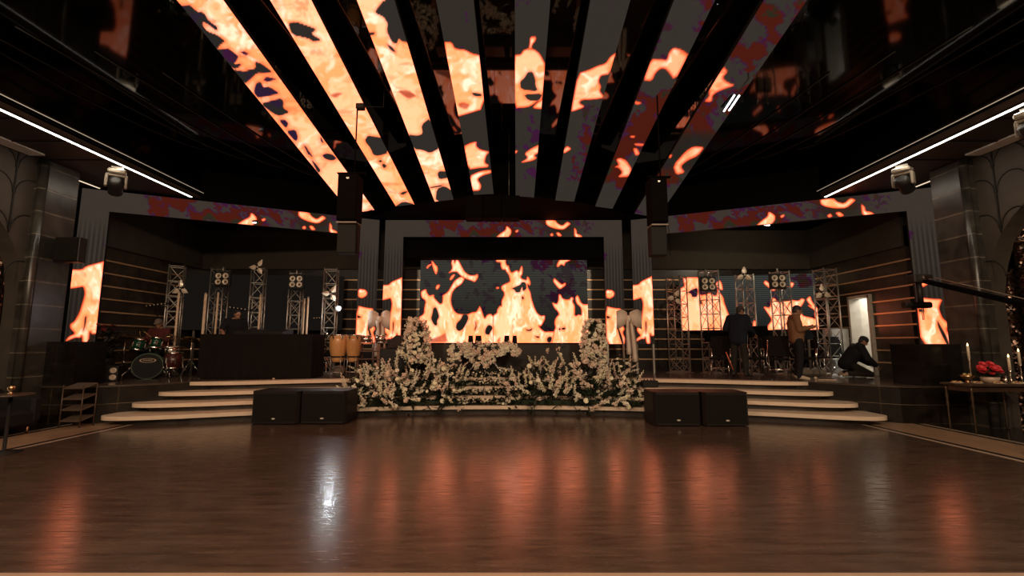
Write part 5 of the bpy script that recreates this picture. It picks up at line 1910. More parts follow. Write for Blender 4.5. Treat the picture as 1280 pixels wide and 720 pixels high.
def bow(label, px, py, d, x_left, x_right, tail, mirror=1):
    c = P(px, py, d=d)
    t = thing('ribbon_bow', label, 'bow', tuple(c), 0, 'ribbon bows')
    for s, edge_px in ((-1, x_left), (1, x_right)):
        W2 = abs(P(edge_px, py, d=d).x - c.x)
        vs, fs = [], []
        n = 9
        for i in range(n):
            f = i / (n - 1)
            hw = 0.135 + (0.255 - 0.135) * min(1, (f * 1.6)) ** 0.8
            if f > 0.7:
                hw = 0.255
            x = s * (0.03 + (W2 - 0.03) * f)
            drop = -0.10 * f * f
            for q, (dy, kk) in enumerate(((-0.05 * math.sin(PI * min(f, .95)), 1.0), (-0.065 * math.sin(PI * min(f, .95)), 0.0), (-0.05 * math.sin(PI * min(f, .95)), -1.0), (0.05 * math.sin(PI * f), -0.9), (0.08 * math.sin(PI * f), 0.0), (0.05 * math.sin(PI * f), 0.9))):
                vs.append((x, dy, drop + hw * kk + 0.02 * f))
        for i in range(n - 1):
            for q in range(6):
                fs.append((6 * i + q, 6 * i + (q + 1) % 6, 6 * i + 6 + (q + 1) % 6, 6 * i + 6 + q))
        MB().add(vs, fs, True).build('loop', M['bow_satin'], t)
    MB().ball((0, -0.04, -0.03), (0.075, 0.06, 0.10)).build('knot', M['bow_satin'], t)
    for s, w0, L, sk in ((-1, 0.065, tail[0], 0.02), (1, 0.075, tail[1], 0.10)):
        vs, fs = [], []
        n = 10
        for i in range(n):
            f = i / (n - 1)
            x = 0.02 + s * 0.055 + sk * f * mirror * 0.9
            y = -0.03 + 0.025 * math.sin(f * 7 + s) + s * 0.012
            w = w0 * (0.75 + 0.5 * f)
            zl = -0.06 - L * f
            for dx, dy in ((-w, 0.0), (0, -0.02), (w, 0.0), (0, 0.012)):
                vs.append((x + dx, y + dy, zl - (0.05 if dx > 0 and i == n - 1 else 0)))
        for i in range(n - 1):
            for q in range(4):
                fs.append((4 * i + q, 4 * i + (q + 1) % 4, 4 * i + 4 + (q + 1) % 4, 4 * i + 4 + q))
        fs += [(3, 2, 1, 0), (4 * n - 4, 4 * n - 3, 4 * n - 2, 4 * n - 1)]
        MB().add(vs, fs, True).build('tail', M['bow_satin'], t)
    MB().tube([(0, 0.03, 0.0), (0, 0.03, SF + 0.01 - c.z)], 0.014).build('stand_pole', M['black_soft'], t)
    MB().lathe([(0.16, 0), (0.16, 0.015), (0.03, 0.03)], 18, Matrix.Translation((0, 0.03, SF + 0.003 - c.z))).build('stand_foot', M['black_soft'], t)
    return t


bow('grey satin bow hanging between the left pair of LED columns', 474.5, 398, 12.6, 460, 488, (1.0, 1.15), 1)
bow('grey satin bow hanging between the right pair of LED columns', 785.5, 397, 12.6, 770.5, 802, (0.95, 1.15), 1)

# ================================================================== flowers
M['leaf'] = mat('leaf', (0.010, 0.020, 0.007, 1), 0.55, var=0.35, scale=8)
M['petal'] = mat('petal', (0.92, 0.82, 0.66, 1), 0.6, var=0.1, scale=14)
M['petal_cream'] = mat('petal_cream', (0.93, 0.83, 0.62, 1), 0.6, var=0.1, scale=14)
M['petal_pink'] = mat('petal_pink', (0.84, 0.68, 0.55, 1), 0.6, var=0.1, scale=14)


def petal_quad(mb, c, d, r, w, cup=0.3):
    """One pointed petal from c along d."""
    d = Vector(d).normalized()
    side = d.cross(Vector((0.13, 0.31, 0.94))).normalized()
    up = side.cross(d)
    mb.add([c, c + d * r * 0.6 + side * w * 1.15 + up * r * cup, c + d * r * 1.05, c + d * r * 0.6 - side * w * 1.15 + up * r * cup], [(0, 1, 2, 3)])


def blossom_into(mb, c, r, rnd, npet=5):
    n = Vector((rnd.gauss(0, 1), rnd.gauss(0, 1) - 0.7, rnd.gauss(0, 1) + 0.4)).normalized()
    a = n.orthogonal().normalized()
    b_ = n.cross(a)
    for k in range(npet):
        an = 2 * PI * k / npet
        petal_quad(mb, Vector(c), a * math.cos(an) + b_ * math.sin(an) + n * 0.5, r, r * 0.42)


def spike_mesh(seed, L=0.55, r=0.034, nb=15):
    rnd = random.Random(seed)
    mb = MB()
    bend = Vector((rnd.uniform(-.16, .16), rnd.uniform(-.12, .12), 0))
    path = [bend * (f * f) * L + Vector((0, 0, L * f)) for f in np.linspace(0, 1, 7)]
    mb.tube(path, 0.006, n=4)
    for i in range(nb):
        f = 0.18 + 0.82 * i / (nb - 1)
        c = bend * (f * f) * L + Vector((0, 0, L * f))
        an = i * 2.4
        rr = r * (1.15 - 0.55 * f)
        c = c + Vector((math.cos(an), math.sin(an), 0.1)) * rr * 0.55
        blossom_into(mb, c, rr * 1.0, rnd, 5)
    return mb


def rose_mesh(seed, r=0.05):
    rnd = random.Random(seed)
    mb = MB()
    for ring, (n, tilt, rr) in enumerate(((4, 1.25, 0.55), (6, 0.8, 0.85), (7, 0.35, 1.0))):
        for k in range(n):
            an = 2 * PI * (k + 0.5 * ring) / n + rnd.uniform(-.1, .1)
            d = Vector((math.cos(an) * math.cos(tilt), math.sin(an) * math.cos(tilt), math.sin(tilt)))
            side = Vector((-math.sin(an), math.cos(an), 0))
            w = r * 0.62 * rr
            mb.add([Vector((0, 0, 0)), d * r * rr * 0.55 + side * w * .7, d * r * rr + side * w * .6 + Vector((0, 0, r * .1)), d * r * rr * 1.1, d * r * rr - side * w * .6 + Vector((0, 0, r * .1)), d * r * rr * 0.55 - side * w * .7], [(0, 1, 2, 3, 4, 5)])
    mb.ball((0, 0, r * 0.25), r * 0.4, 8, 5)
    return mb


def leaves_into(mb, pts_dirs, L, w, rnd):
    for c, d in pts_dirs:
        d = Vector(d).normalized()
        side = d.cross(Vector((0.2, 0.1, 1))).normalized()
        c = Vector(c)
        l = L * rnd.uniform(0.7, 1.3)
        droop = Vector((0, 0, -0.25 * l))
        mb.add([c, c + d * l * .4 + side * w, c + d * l + droop * .6, c + d * l * .4 - side * w, ], [(0, 1, 2, 3)])


def place_part(me_obj, name, parent, loc, rot, s):
    o = bpy.data.objects.new(name, me_obj.data)
    COL.objects.link(o)
    o.parent = parent
    o.location = loc
    o.rotation_euler = rot
    o.scale = (s, s, s)
    return o


def proto(mb, name, m):
    me = bpy.data.meshes.new(name)
    me.from_pydata(mb.v, [], mb.f)
    me.polygons.foreach_set('use_smooth', mb.smooth)
    me.materials.append(m)
    class _P:
        data = me
    return _P


SPIKES = [proto(spike_mesh(s, 0.42 + 0.05 * (s % 4), 0.042, 15), 'flower_spike', (M['petal'], M['petal_cream'], M['petal_pink'])[s % 3]) for s in range(9)]
ROSES = [proto(rose_mesh(s, 0.042 + 0.007 * (s % 3)), 'rose', (M['petal'], M['petal_cream'])[s % 2]) for s in range(6)]
CLUMPS = []
for s in range(4):
    rnd = random.Random(100 + s)
    mb = MB()
    for k in range(9):
        c = Vector((rnd.gauss(0, 1), rnd.gauss(0, 1), rnd.gauss(0, 1))).normalized() * 0.055
        blossom_into(mb, c, 0.036, rnd)
    mb.ball((0, 0, 0), 0.03, 6, 4)
    CLUMPS.append(proto(mb, 'blossom_cluster', (M['petal'], M['petal_pink'])[s % 2]))


def ground_z(x, y):
    z = 0.0
    for k in range(1, 5):
        if y >= edge(x, k):
            z = 0.18 * k
    return z


def bush(label, xa, xb, seed, toward):
    rnd = random.Random(seed)
    xc = (xa + xb) / 2
    y0 = edge(xc, 1)
    t = thing('flower_arrangement', label, 'flowers', (xc, y0, 0.0), 0, 'large flower arrangements on the steps')
    leaves = []
    stems = MB()

    def add(proto_list, name, k, flat):
        for i in range(k):
            f = rnd.random()
            x = xa + (xb - xa) * f
            rise = rnd.random() ** 0.9
            y = edge(x, 1) - 0.06 + rise * 1.25
            g = ground_z(x, y)
            prof = 1 - abs(2 * f - 1) ** 2.5
            if flat:
                z = g + 0.10 + rnd.random() ** 1.4 * (0.18 + 0.42 * prof)
                y -= 0.05
            else:
                z = g + 0.02 + rnd.random() * (0.10 + 0.20 * prof)
            lean = (f - 0.5) * 1.2 + rnd.gauss(0, 0.58)
            fwd = 0.75 - rise * 0.75 + rnd.gauss(0, 0.36)
            if rise < 0.22 and not flat:
                fwd += 0.45
            if flat:
                fwd += 0.5
            s = rnd.uniform(0.75, 1.1) * (0.8 + 0.25 * prof)
            rot = (min(1.5, fwd), lean, rnd.uniform(0, 6.28) if flat else 0)
            e = Euler((min(1.9, fwd), lean, 0))
            place_part(rnd.choice(proto_list), name, t, (x - xc, y - y0, z), e if not flat else Euler((min(1.4, fwd + .3), lean * .5, 0)), s)
            for q in range(5 if not flat else 2):
                d = Vector((rnd.gauss(0, 1) + lean, rnd.gauss(-0.4, 0.8), rnd.gauss(0.4, 0.6)))
                leaves.append((Vector((x - xc + rnd.gauss(0, .05), y - y0 + rnd.gauss(0, .05), max(0.03, z + rnd.uniform(-0.06, 0.14)))), d))
    add(SPIKES, 'flower_spike', 99, False)
    add(ROSES, 'rose', 42, True)
    add(CLUMPS, 'blossom_cluster', 44, True)
    lm = MB()
    leaves_into(lm, leaves, 0.2, 0.022, rnd)
    for i in range(1100):
        x = rnd.uniform(xa + 0.02, xb - 0.02)
        y = edge(x, 1) + rnd.uniform(-0.05, 1.25)
        z = ground_z(x, y) + rnd.uniform(0.02, 0.26)
        leaves_into(lm, [((x - xc, y - y0, z), (rnd.gauss(0, 1), rnd.gauss(-.5, 1), rnd.gauss(0.3, .5)))], 0.22, 0.034, rnd)
    tag(lm.build('foliage', M['leaf'], t), kind='stuff')
    # low green mossy blocks the stems stand in
    mb = MB()
    for k in range(7):
        x = xa + (xb - xa) * (k + 0.5) / 7
        x = xc + (x - xc) * 0.93
        for step in range(3):
            yy = edge(x, step + 1) + 0.17
            mb.box(x - xc, yy - y0, 0.18 * (step + 1) + 0.06, (xb - xa) / 7.2, 0.2, 0.1, bev=0.02)
    tag(mb.build('flower_foam', mat('foam_' + str(seed), (0.012, 0.022, 0.009, 1), 0.9), t), kind='stuff')
    return t


bush('wide bank of white and cream flower spikes left of the centre steps', -3.50, -0.92, 11, 1)
bush('wide bank of white and cream flower spikes right of the centre steps', 0.12, 3.2, 23, -1)


def flower_runner(label, k, xa, xb, seed):
    rnd = random.Random(seed)
    z = 0.18 * k
    y0 = edge(0, k) + 0.1
    t = thing('flower_runner', label, 'flowers', ((xa + xb) / 2, y0, z), 0, 'rows of small flowers on the centre steps')
    xc = (xa + xb) / 2
    lm = MB()
    for i in range(520):
        x = rnd.uniform(xa, xb)
        leaves_into(lm, [((x - xc, rnd.uniform(-.08, .2), rnd.uniform(0.012, .11)), (rnd.gauss(0, 1), rnd.gauss(-.3, .6), rnd.gauss(.35, .3)))], 0.12, 0.026, rnd)
    tag(lm.build('foliage', M['leaf'], t), kind='stuff')
    for i in range(40):
        x = rnd.uniform(xa, xb)
        place_part(rnd.choice(ROSES), 'rose', t, (x - xc, rnd.uniform(-0.07, 0.16), rnd.uniform(0.03, 0.12)), Euler((rnd.uniform(0.3, 1.2), rnd.gauss(0, .4), 0)), rnd.uniform(0.4, 0.75))
    for i in range(30):
        x = rnd.uniform(xa, xb)
        place_part(rnd.choice(CLUMPS), 'blossom_cluster', t, (x - xc, rnd.uniform(-0.07, 0.16), rnd.uniform(0.03, 0.12)), Euler((rnd.uniform(0, 3), rnd.uniform(0, 3), 0)), rnd.uniform(0.35, 0.6))
    return t


flower_runner('row of small white flowers on the lowest centre step', 1, -1.0, 0.28, 31)
flower_runner('row of small white flowers on the second centre step', 2, -1.0, 0.26, 32)
flower_runner('row of small white flowers on the third centre step', 3, -0.98, 0.24, 33)
flower_runner('row of small white flowers on the top centre step', 4, -0.95, 0.22, 34)


def flower_column(label, px0, px1, pyt, pyb, d, seed):
    rnd = random.Random(seed)
    a, b_ = P(px0, pyt, d=d), P(px1, pyb, d=d)
    xc, rr = (a.x + b_.x) / 2, (b_.x - a.x) / 2
    h = a.z - SF
    zb_ = max(0.25, b_.z - SF)
    t = thing('flower_tower', label, 'flowers', (xc, d, SF), 0, 'flower towers beside the centre wall')
    MB().lathe([(0.17, 0), (0.17, 0.02), (0.03, 0.04), (0.03, h - 0.12)], 16).build('stand', M['black_soft'], t)
    lm = MB()
    for i in range(260):
        an, z = rnd.uniform(0, 2 * PI), rnd.uniform(zb_, h - 0.05)
        f = (z - zb_) / (h - zb_)
        r0 = rr * (0.55 + 0.35 * math.sin(PI * min(1, f * 0.9 + 0.15)))
        d_ = (math.cos(an), math.sin(an), rnd.uniform(-.2, .8))
        leaves_into(lm, [((r0 * .6 * math.cos(an), r0 * .6 * math.sin(an), z), d_)], 0.15, 0.02, rnd)
    tag(lm.build('foliage', M['leaf'], t), kind='stuff')
    MB().lathe([(rr * .35, zb_), (rr * .5, zb_ + .2), (rr * .5, h * .75), (rr * .2, h - .1)], 12).build('core', M['leaf'], t)
    for i in range(96):
        an, z = rnd.uniform(0, 2 * PI), rnd.uniform(zb_, h)
        f = (z - zb_) / (h - zb_)
        r0 = rr * (0.55 + 0.42 * math.sin(PI * min(1, f * 0.9 + 0.15)))
        place_part(rnd.choice(CLUMPS), 'blossom_cluster', t, (r0 * math.cos(an), r0 * math.sin(an), z), Euler((rnd.uniform(0, 3), rnd.uniform(0, 3), 0)), rnd.uniform(0.75, 1.1))
    for i in range(60):
        an, z = rnd.uniform(0, 2 * PI), rnd.uniform(zb_ + .1, h - .1)
        f = (z - zb_) / (h - zb_)
        r0 = rr * (0.45 + 0.3 * math.sin(PI * min(1, f * 0.9 + 0.15)))
        m4 = look(Vector((math.cos(an), math.sin(an), 0.7 + f)))
        place_part(rnd.choice(SPIKES), 'flower_spike', t, (r0 * .6 * math.cos(an), r0 * .6 * math.sin(an), z - 0.12), m4.to_euler(), rnd.uniform(0.4, 0.6))
    for i in range(26):
        an, z = rnd.uniform(-PI, 0), rnd.uniform(zb_, h - .1)
        r0 = rr * 0.92
        m4 = look(Vector((math.cos(an), math.sin(an), 0.1)))
        place_part(rnd.choice(ROSES), 'rose', t, (r0 * math.cos(an), r0 * math.sin(an), z), m4.to_euler(), rnd.uniform(0.7, 1.0))
    return t


flower_column('tall tower of white flowers at the left end of the centre wall', 505, 538, 399, 452, 11.9, 51)
flower_column('tall tower of white flowers at the right end of the centre wall', 726, 758, 400, 456, 11.9, 52)

# cascade on the low table
rnd = random.Random(61)
pc = P(606, 445, d=11.9)
t = thing('flower_cascade', 'cascade of large white blossoms spilling over the low black table', 'flowers', (pc.x, 12.0, SF + 0.652))
xr = P(650, 445, d=11.9).x - pc.x
lm = MB()
for i in range(120):
    f = rnd.uniform(-1, 1)
    leaves_into(lm, [((f * xr * .95, rnd.uniform(-.15, .2), rnd.uniform(0.03, 0.18)), (rnd.gauss(0, 1), rnd.gauss(-.6, .6), rnd.gauss(-.3, .4)))], 0.14, 0.025, rnd)
tag(lm.build('foliage', M['leaf'], t), kind='stuff')
for i in range(98):
    f = rnd.uniform(-1, 1)
    lo = -0.50 * max(0, 1 - abs(f + 0.05) * 2.2) - 0.12
    if f < -0.72:
        lo = -0.42
    hi = 0.20 - 0.06 * abs(f) ** 2
    z = rnd.uniform(lo, hi)
    y = -0.14 - 0.06 * (1 - max(0, z) / 0.4) + rnd.uniform(-.04, .04) if z < 0.1 else rnd.uniform(-.2, .12)
    if -0.12 < z < 0.02:
        y = -0.26 + rnd.uniform(-0.02, 0.02)
    if z < -0.05:
        y = -0.28 + rnd.uniform(-0.03, 0.03)
    place_part(rnd.choice(CLUMPS), 'blossom_cluster', t, (f * xr, y, z), Euler((rnd.uniform(0, 3), rnd.uniform(0, 3), 0)), rnd.uniform(0.85, 1.25))
mb = MB()
for i in range(5):
    f = -0.8 + 0.4 * i
    mb.box(f * xr, 0.0, 0.05, 0.22, 0.25, 0.10, bev=0.02)
tag(mb.build('flower_foam', M['leaf'], t), kind='stuff')
# ================================================================== people
def limb(mb, a, b_, ra, rb, n=12, m=4):
    """Tapered round limb with round ends."""
    a, b_ = Vector(a), Vector(b_)
    m4 = look(b_ - a)
    L = (b_ - a).length
    prof = []
    for i in range(m + 1):
        t = PI / 2 * (1 - i / m)
        prof.append((max(1e-4, ra * math.cos(t)), -ra * math.sin(t)))
    for i in range(m + 1):
        t = PI / 2 * i / m
        prof.append((max(1e-4, rb * math.cos(t)), L + rb * math.sin(t)))
    mb.lathe(prof, n, Matrix.Translation(a) @ m4)


def fuse(mb, name, m, parent, voxel=0.012, smooth_it=3):
    """Melt the overlapping limbs into one continuous surface."""
    o = mb.build(name, m, parent)
    r = o.modifiers.new('fuse', 'REMESH')
    r.mode = 'VOXEL'
    r.voxel_size = voxel
    r.use_smooth_shade = True
    s = o.modifiers.new('soften', 'SMOOTH')
    s.iterations = smooth_it
    s.factor = 0.5
    return o


def skin_mat(name, c):
    return mat(name, c, 0.5, spec=0.35, var=0.06, scale=12)


def hand(mb, wrist, direction, palm_n, curl, side):
    """Palm, four unequal bent fingers and a thumb off the side of the palm."""
    w = Vector(wrist)
    d = Vector(direction).normalized()
    n = Vector(palm_n)
    n = (n - d * n.dot(d)).normalized()
    s = d.cross(n) * side
    # palm
    for k in (-1.2, -0.4, 0.4, 1.2):
        limb(mb, w + s * 0.012 * k, w + d * 0.085 + s * 0.021 * k, 0.016, 0.0145, 8, 3)
    for k, L in ((-1.5, 0.062), (-0.5, 0.075), (0.5, 0.080), (1.5, 0.070)):
        k0 = w + d * 0.09 + s * 0.019 * k
        a1 = curl * 0.5
        d1 = (d * math.cos(a1) + n * math.sin(a1)).normalized()
        k1 = k0 + d1 * L * 0.5
        a2 = curl * 1.3
        d2 = (d * math.cos(a2) + n * math.sin(a2)).normalized()
        k2 = k1 + d2 * L * 0.32
        a3 = curl * 1.9
        d3 = (d * math.cos(a3) + n * math.sin(a3)).normalized()
        k3 = k2 + d3 * L * 0.25
        limb(mb, k0, k1, 0.0098, 0.009, 7, 2)
        limb(mb, k1, k2, 0.009, 0.0085, 7, 2)
        limb(mb, k2, k3, 0.0085, 0.0075, 7, 2)
    t0 = w + d * 0.03 + s * 0.03
    t1 = t0 + (d * 0.6 + s * 0.75 + n * 0.25).normalized() * 0.045
    t2 = t1 + (d * 0.9 + s * 0.2 + n * 0.4).normalized() * 0.035
    limb(mb, t0, t1, 0.014, 0.011, 8, 2)
    limb(mb, t1, t2, 0.011, 0.009, 8, 2)


def person(label, loc, rz, J, skin, shirt, pants, shoe, hair, sleeve='long', hat=None, curl=0.7, loose=0.02, palm=(0, 0, -1), jacket=False, belly=0.0):
    """J: joints in the person's own frame (x to the right hand, y forward, z up)."""
    t = thing('person', label, 'person', loc, rz)
    J = {k: Vector(v) for k, v in J.items()}
    f = Vector(J.get('face', (0, 1, 0))).normalized()      # where the face looks
    up = Vector(J.get('crown', (0, 0, 1))).normalized()
    rt = f.cross(up).normalized()
    up = rt.cross(f)
    hm = Matrix((rt, f, up)).transposed().to_4x4()
    hc = J['head']
    body = MB()

    def H_(x, y, z):
        return hc + hm.to_3x3() @ Vector((x, y, z))
    # head: skull, face, jaw, nose, ears, brow
    body.ball(H_(0, -0.012, 0.025), (0.077, 0.096, 0.095), 18, 12, hm)
    body.ball(H_(0, 0.022, -0.035), (0.060, 0.068, 0.085), 16, 10, hm)
    body.ball(H_(0, 0.055, -0.085), (0.036, 0.034, 0.030), 12, 8, hm)
    limb(body, H_(0, 0.082, 0.012), H_(0, 0.110, -0.030), 0.010, 0.016, 8, 3)
    body.ball(H_(0, 0.086, -0.064), (0.026, 0.012, 0.010), 10, 6, hm)
    body.ball(H_(0, 0.074, 0.026), (0.055, 0.020, 0.012), 10, 6, hm)
    for s in (-1, 1):
        body.ball(H_(s * 0.077, -0.012, -0.012), (0.011, 0.022, 0.034), 10, 8, hm)
    limb(body, J['neck'] + (J['chest'] - J['neck']) * 0.2, H_(0, -0.02, -0.05), 0.056, 0.052)
    # trunk
    limb(body, J['pelvis'], J['chest'], 0.125, 0.13)
    for s in 'LR':
        limb(body, J['chest'], J['s' + s], 0.10, 0.052)
        limb(body, J['neck'], J['s' + s], 0.055, 0.045)
        limb(body, J['s' + s], J['e' + s], 0.052, 0.042)
        limb(body, J['e' + s], J['w' + s], 0.041, 0.027)
        dirn = J.get('d' + s, J['w' + s] - J['e' + s])
        hand(body, J['w' + s], dirn, J.get('p' + s, palm), curl, 1 if s == 'L' else -1)
        limb(body, J['pelvis'], J['h' + s], 0.12, 0.095)
        limb(body, J['h' + s], J['k' + s], 0.088, 0.058)
        limb(body, J['k' + s], J['a' + s], 0.056, 0.038)
        limb(body, J['a' + s], J['t' + s], 0.040, 0.028)
    fuse(body, 'body', skin, t, 0.0075, 3)
    # shirt or jacket
    g = loose
    sh = MB()
    mid = J['pelvis'].lerp(J['chest'], 0.45)
    side = (J['sR'] - J['sL']).normalized()
    hem = J.get('hem', J['pelvis'] + (J['pelvis'] - J['chest']).normalized() * 0.06)
    for k in (-1, 0, 1):
        limb(sh, hem + side * 0.065 * k, J['chest'] + side * 0.07 * k, 0.115 + g, 0.118 + g)
    if belly:
        sh.ball(mid + Vector((0, belly, -0.02)), (0.16, 0.14, 0.18), 14, 10)
    for s in 'LR':
        limb(sh, J['chest'], J['s' + s], 0.11 + g, 0.062 + g)
        limb(sh, J['neck'] + Vector((0, 0, -0.03)), J['s' + s], 0.05 + g * .5, 0.05 + g)
        if sleeve == 'long':
            limb(sh, J['s' + s], J['e' + s], 0.058 + g, 0.046 + g)
            limb(sh, J['e' + s], J['e' + s].lerp(J['w' + s], 0.93), 0.046 + g, 0.032 + g * .7)
        else:
            limb(sh, J['s' + s], J['s' + s].lerp(J['e' + s], 0.75), 0.06 + g, 0.056 + g)
    limb(sh, J['chest'], J['neck'], 0.10 + g, 0.058 + g * .4)
    shirt_o = fuse(sh, 'jacket' if jacket else 'shirt', shirt, t, 0.013, 4)
    pn = MB()
    for s in 'LR':
        limb(pn, J['pelvis'] + Vector((0, 0, 0.04)), J['h' + s], 0.13, 0.108)
        limb(pn, J['h' + s], J['k' + s], 0.103, 0.078)
        limb(pn, J['k' + s], J['k' + s].lerp(J['a' + s], 0.97), 0.078, 0.066)
    fuse(pn, 'trousers', pants, t, 0.013, 4)
    for s in 'LR':
        so = MB()
        limb(so, J['a' + s] + (J['a' + s] - J['t' + s]).normalized() * 0.02, J['t' + s], 0.050, 0.040)
        limb(so, J['a' + s], J['a' + s].lerp(J['t' + s], 0.5), 0.055, 0.046)
        fuse(so, 'shoe', shoe, t, 0.012, 2)
    hr = MB()
    hr.ball(H_(0, -0.022, 0.040), (0.084, 0.098, 0.092), 18, 12, hm)
    hr.ball(H_(0, -0.055, -0.012), (0.072, 0.058, 0.072), 14, 10, hm)
    cut = H_(0, 0.06, 0.02)
    fuse(hr, 'hair', hair, t, 0.011, 2)
    ey = MB()
    for s in (-1, 1):
        ey = MB().ball(H_(s * 0.031, 0.083, 0.005), (0.012, 0.008, 0.007), 8, 6, hm)
        ey.build('eye', M['eye'], t)
    if hat:
        ht = MB()
        ht.ball(H_(0, -0.014, 0.050), (0.092, 0.108, 0.085), 18, 12, hm)
        if hat[1] == 'cap':
            mbq = [H_(x, y, z) for x, y, z in ((-0.07, 0.07, 0.048), (0.07, 0.07, 0.048), (0.055, 0.165, 0.030), (-0.055, 0.165, 0.030), (-0.07, 0.07, 0.060), (0.07, 0.07, 0.060), (0.055, 0.165, 0.042), (-0.055, 0.165, 0.042))]
            ht.add(mbq, [(0, 3, 2, 1), (4, 5, 6, 7), (0, 1, 5, 4), (1, 2, 6, 5), (2, 3, 7, 6), (3, 0, 4, 7)])
        fuse(ht, 'cap' if hat[1] == 'cap' else 'beanie', hat[0], t, 0.010, 2)
    return t


M['eye'] = mat('eye', (0.01, 0.008, 0.007, 1), 0.2)
M['skin_a'] = skin_mat('skin_a', (0.34, 0.17, 0.10, 1))
M['skin_b'] = skin_mat('skin_b', (0.26, 0.13, 0.08, 1))
M['hair'] = mat('hair', (0.010, 0.008, 0.007, 1), 0.6, bump=0.4, bscale=90)
M['cloth_black'] = mat('cloth_black', (0.010, 0.010, 0.012, 1), 0.85, spec=0.15)
M['cloth_navy'] = mat('cloth_navy', (0.010, 0.012, 0.020, 1), 0.85, spec=0.15)
M['cloth_brown'] = mat('cloth_brown', (0.17, 0.085, 0.045, 1), 0.85, spec=0.15, bump=0.2, bscale=40)
M['cloth_maroon'] = mat('cloth_maroon', (0.075, 0.018, 0.016, 1), 0.85, spec=0.15)
M['trouser_grey'] = mat('trouser_grey', (0.020, 0.017, 0.014, 1), 0.85, spec=0.15)
M['shoe_pale'] = mat('shoe_pale', (0.42, 0.33, 0.24, 1), 0.6)
M['shoe_dark'] = mat('shoe_dark', (0.012, 0.010, 0.009, 1), 0.5)
M['cap_grey'] = mat('cap_grey', (0.12, 0.09, 0.07, 1), 0.8)

# man in the brown shirt: stands sideways, reads a white sheet held before his chest
p = P(1002, 475.5, z=SF)
J = dict(pelvis=(0, 0, 0.95), chest=(0, -0.03, 1.30), neck=(0, -0.02, 1.47), head=(0, 0.055, 1.585), face=(0, 1, -0.38), crown=(0, 0.35, 1),
         sL=(-0.19, -0.03, 1.42), sR=(0.19, -0.03, 1.42), eL=(-0.21, 0.02, 1.14), eR=(0.21, 0.01, 1.14), wL=(-0.13, 0.25, 1.21), wR=(0.13, 0.26, 1.20),
         dL=(0.15, 1, 0.15), dR=(-0.15, 1, 0.15), pL=(0.8, 0, 0.5), pR=(-0.8, 0, 0.5),
         hL=(-0.10, 0, 0.92), hR=(0.10, 0, 0.92), kL=(-0.11, 0.03, 0.50), kR=(0.11, 0.01, 0.50), aL=(-0.12, -0.02, 0.085), aR=(0.12, -0.05, 0.085), tL=(-0.14, 0.16, 0.043), tR=(0.15, 0.13, 0.043), hem=(0, 0.0, 0.93))
person('person in a brown shirt and black trousers standing sideways, reading a sheet', (p.x, p.y + 0.06, SF), math.radians(-106), J, M['skin_b'], M['cloth_brown'], M['cloth_black'], M['shoe_pale'], M['hair'], loose=0.022, curl=0.8, belly=0.05)
rzm = Matrix.Rotation(math.radians(-106), 4, 'Z')
c = Vector((p.x, p.y + 0.06, SF)) + rzm @ Vector((0, 0.40, 1.215))
sh = MB().box(0, 0, 0, 0.22, 0.30, 0.006, M4=rzm @ Matrix.Rotation(math.radians(12), 4, 'X'))
tag(sh.build('paper_sheet', mat('paper', (0.62, 0.56, 0.48, 1), 0.7, var=0.03), None, tuple(c)), 'white sheet held in the hands of the person in brown', 'paper')

# man in black: seen from behind, bends his head to the right
p = P(927, 472, z=SF)
J = dict(pelvis=(0, 0, 0.98), chest=(0, 0.02, 1.36), neck=(0, 0.05, 1.53), head=(0.03, 0.13, 1.64), face=(0.55, 1, -0.5), crown=(0.1, 0.5, 1),
         sL=(-0.20, 0.03, 1.47), sR=(0.20, 0.03, 1.47), eL=(-0.29, -0.04, 1.20), eR=(0.25, 0.10, 1.20), wL=(-0.15, 0.20, 1.12), wR=(0.24, 0.32, 1.08),
         pL=(0.6, 0, -0.6), pR=(-0.3, 0, -0.9),
         hL=(-0.10, 0, 0.95), hR=(0.10, 0, 0.95), kL=(-0.13, 0.01, 0.52), kR=(0.12, 0.03, 0.52), aL=(-0.15, -0.04, 0.085), aR=(0.14, 0.0, 0.085), tL=(-0.18, 0.14, 0.043), tR=(0.18, 0.18, 0.043), hem=(0, 0.0, 0.92))
person('person in a black jacket and dark trousers seen from behind, head bent', (p.x, p.y + 0.05, SF), math.radians(-52), J, M['skin_b'], M['cloth_navy'], M['trouser_grey'], M['shoe_dark'], M['hair'], loose=0.035, jacket=True, hat=(mat('knit_dark', (0.03, 0.022, 0.018, 1), 0.9), 'beanie'))

# kneeling man
p = P(1078, 472, z=SF)
J = dict(pelvis=(0, -0.16, 0.34), chest=(0, 0.06, 0.66), neck=(0, 0.14, 0.80), head=(0, 0.24, 0.885), face=(0, 1, -0.7), crown=(0, 0.7, 1),
         sL=(-0.19, 0.09, 0.74), sR=(0.19, 0.09, 0.74), eL=(-0.22, 0.20, 0.47), eR=(0.22, 0.20, 0.47), wL=(-0.14, 0.38, 0.32), wR=(0.14, 0.40, 0.30),
         pL=(0.3, 0, -1), pR=(-0.3, 0, -1),
         hL=(-0.11, -0.14, 0.32), hR=(0.11, -0.14, 0.32), kL=(-0.17, 0.26, 0.085), kR=(0.17, 0.26, 0.085), aL=(-0.15, -0.20, 0.095), aR=(0.15, -0.20, 0.095), tL=(-0.15, -0.30, 0.05), tR=(0.15, -0.30, 0.05), hem=(0, -0.18, 0.33))
person('person in a black jacket kneeling on the stage before the lit doorway', (p.x - 0.02, p.y + 0.2, SF), math.radians(-106), J, M['skin_b'], M['cloth_black'], M['trouser_grey'], mat('shoe_sole', (0.26, 0.19, 0.13, 1), 0.7), M['hair'], loose=0.045, jacket=True, hat=(mat('knit_black', (0.008, 0.008, 0.009, 1), 0.9), 'beanie'))

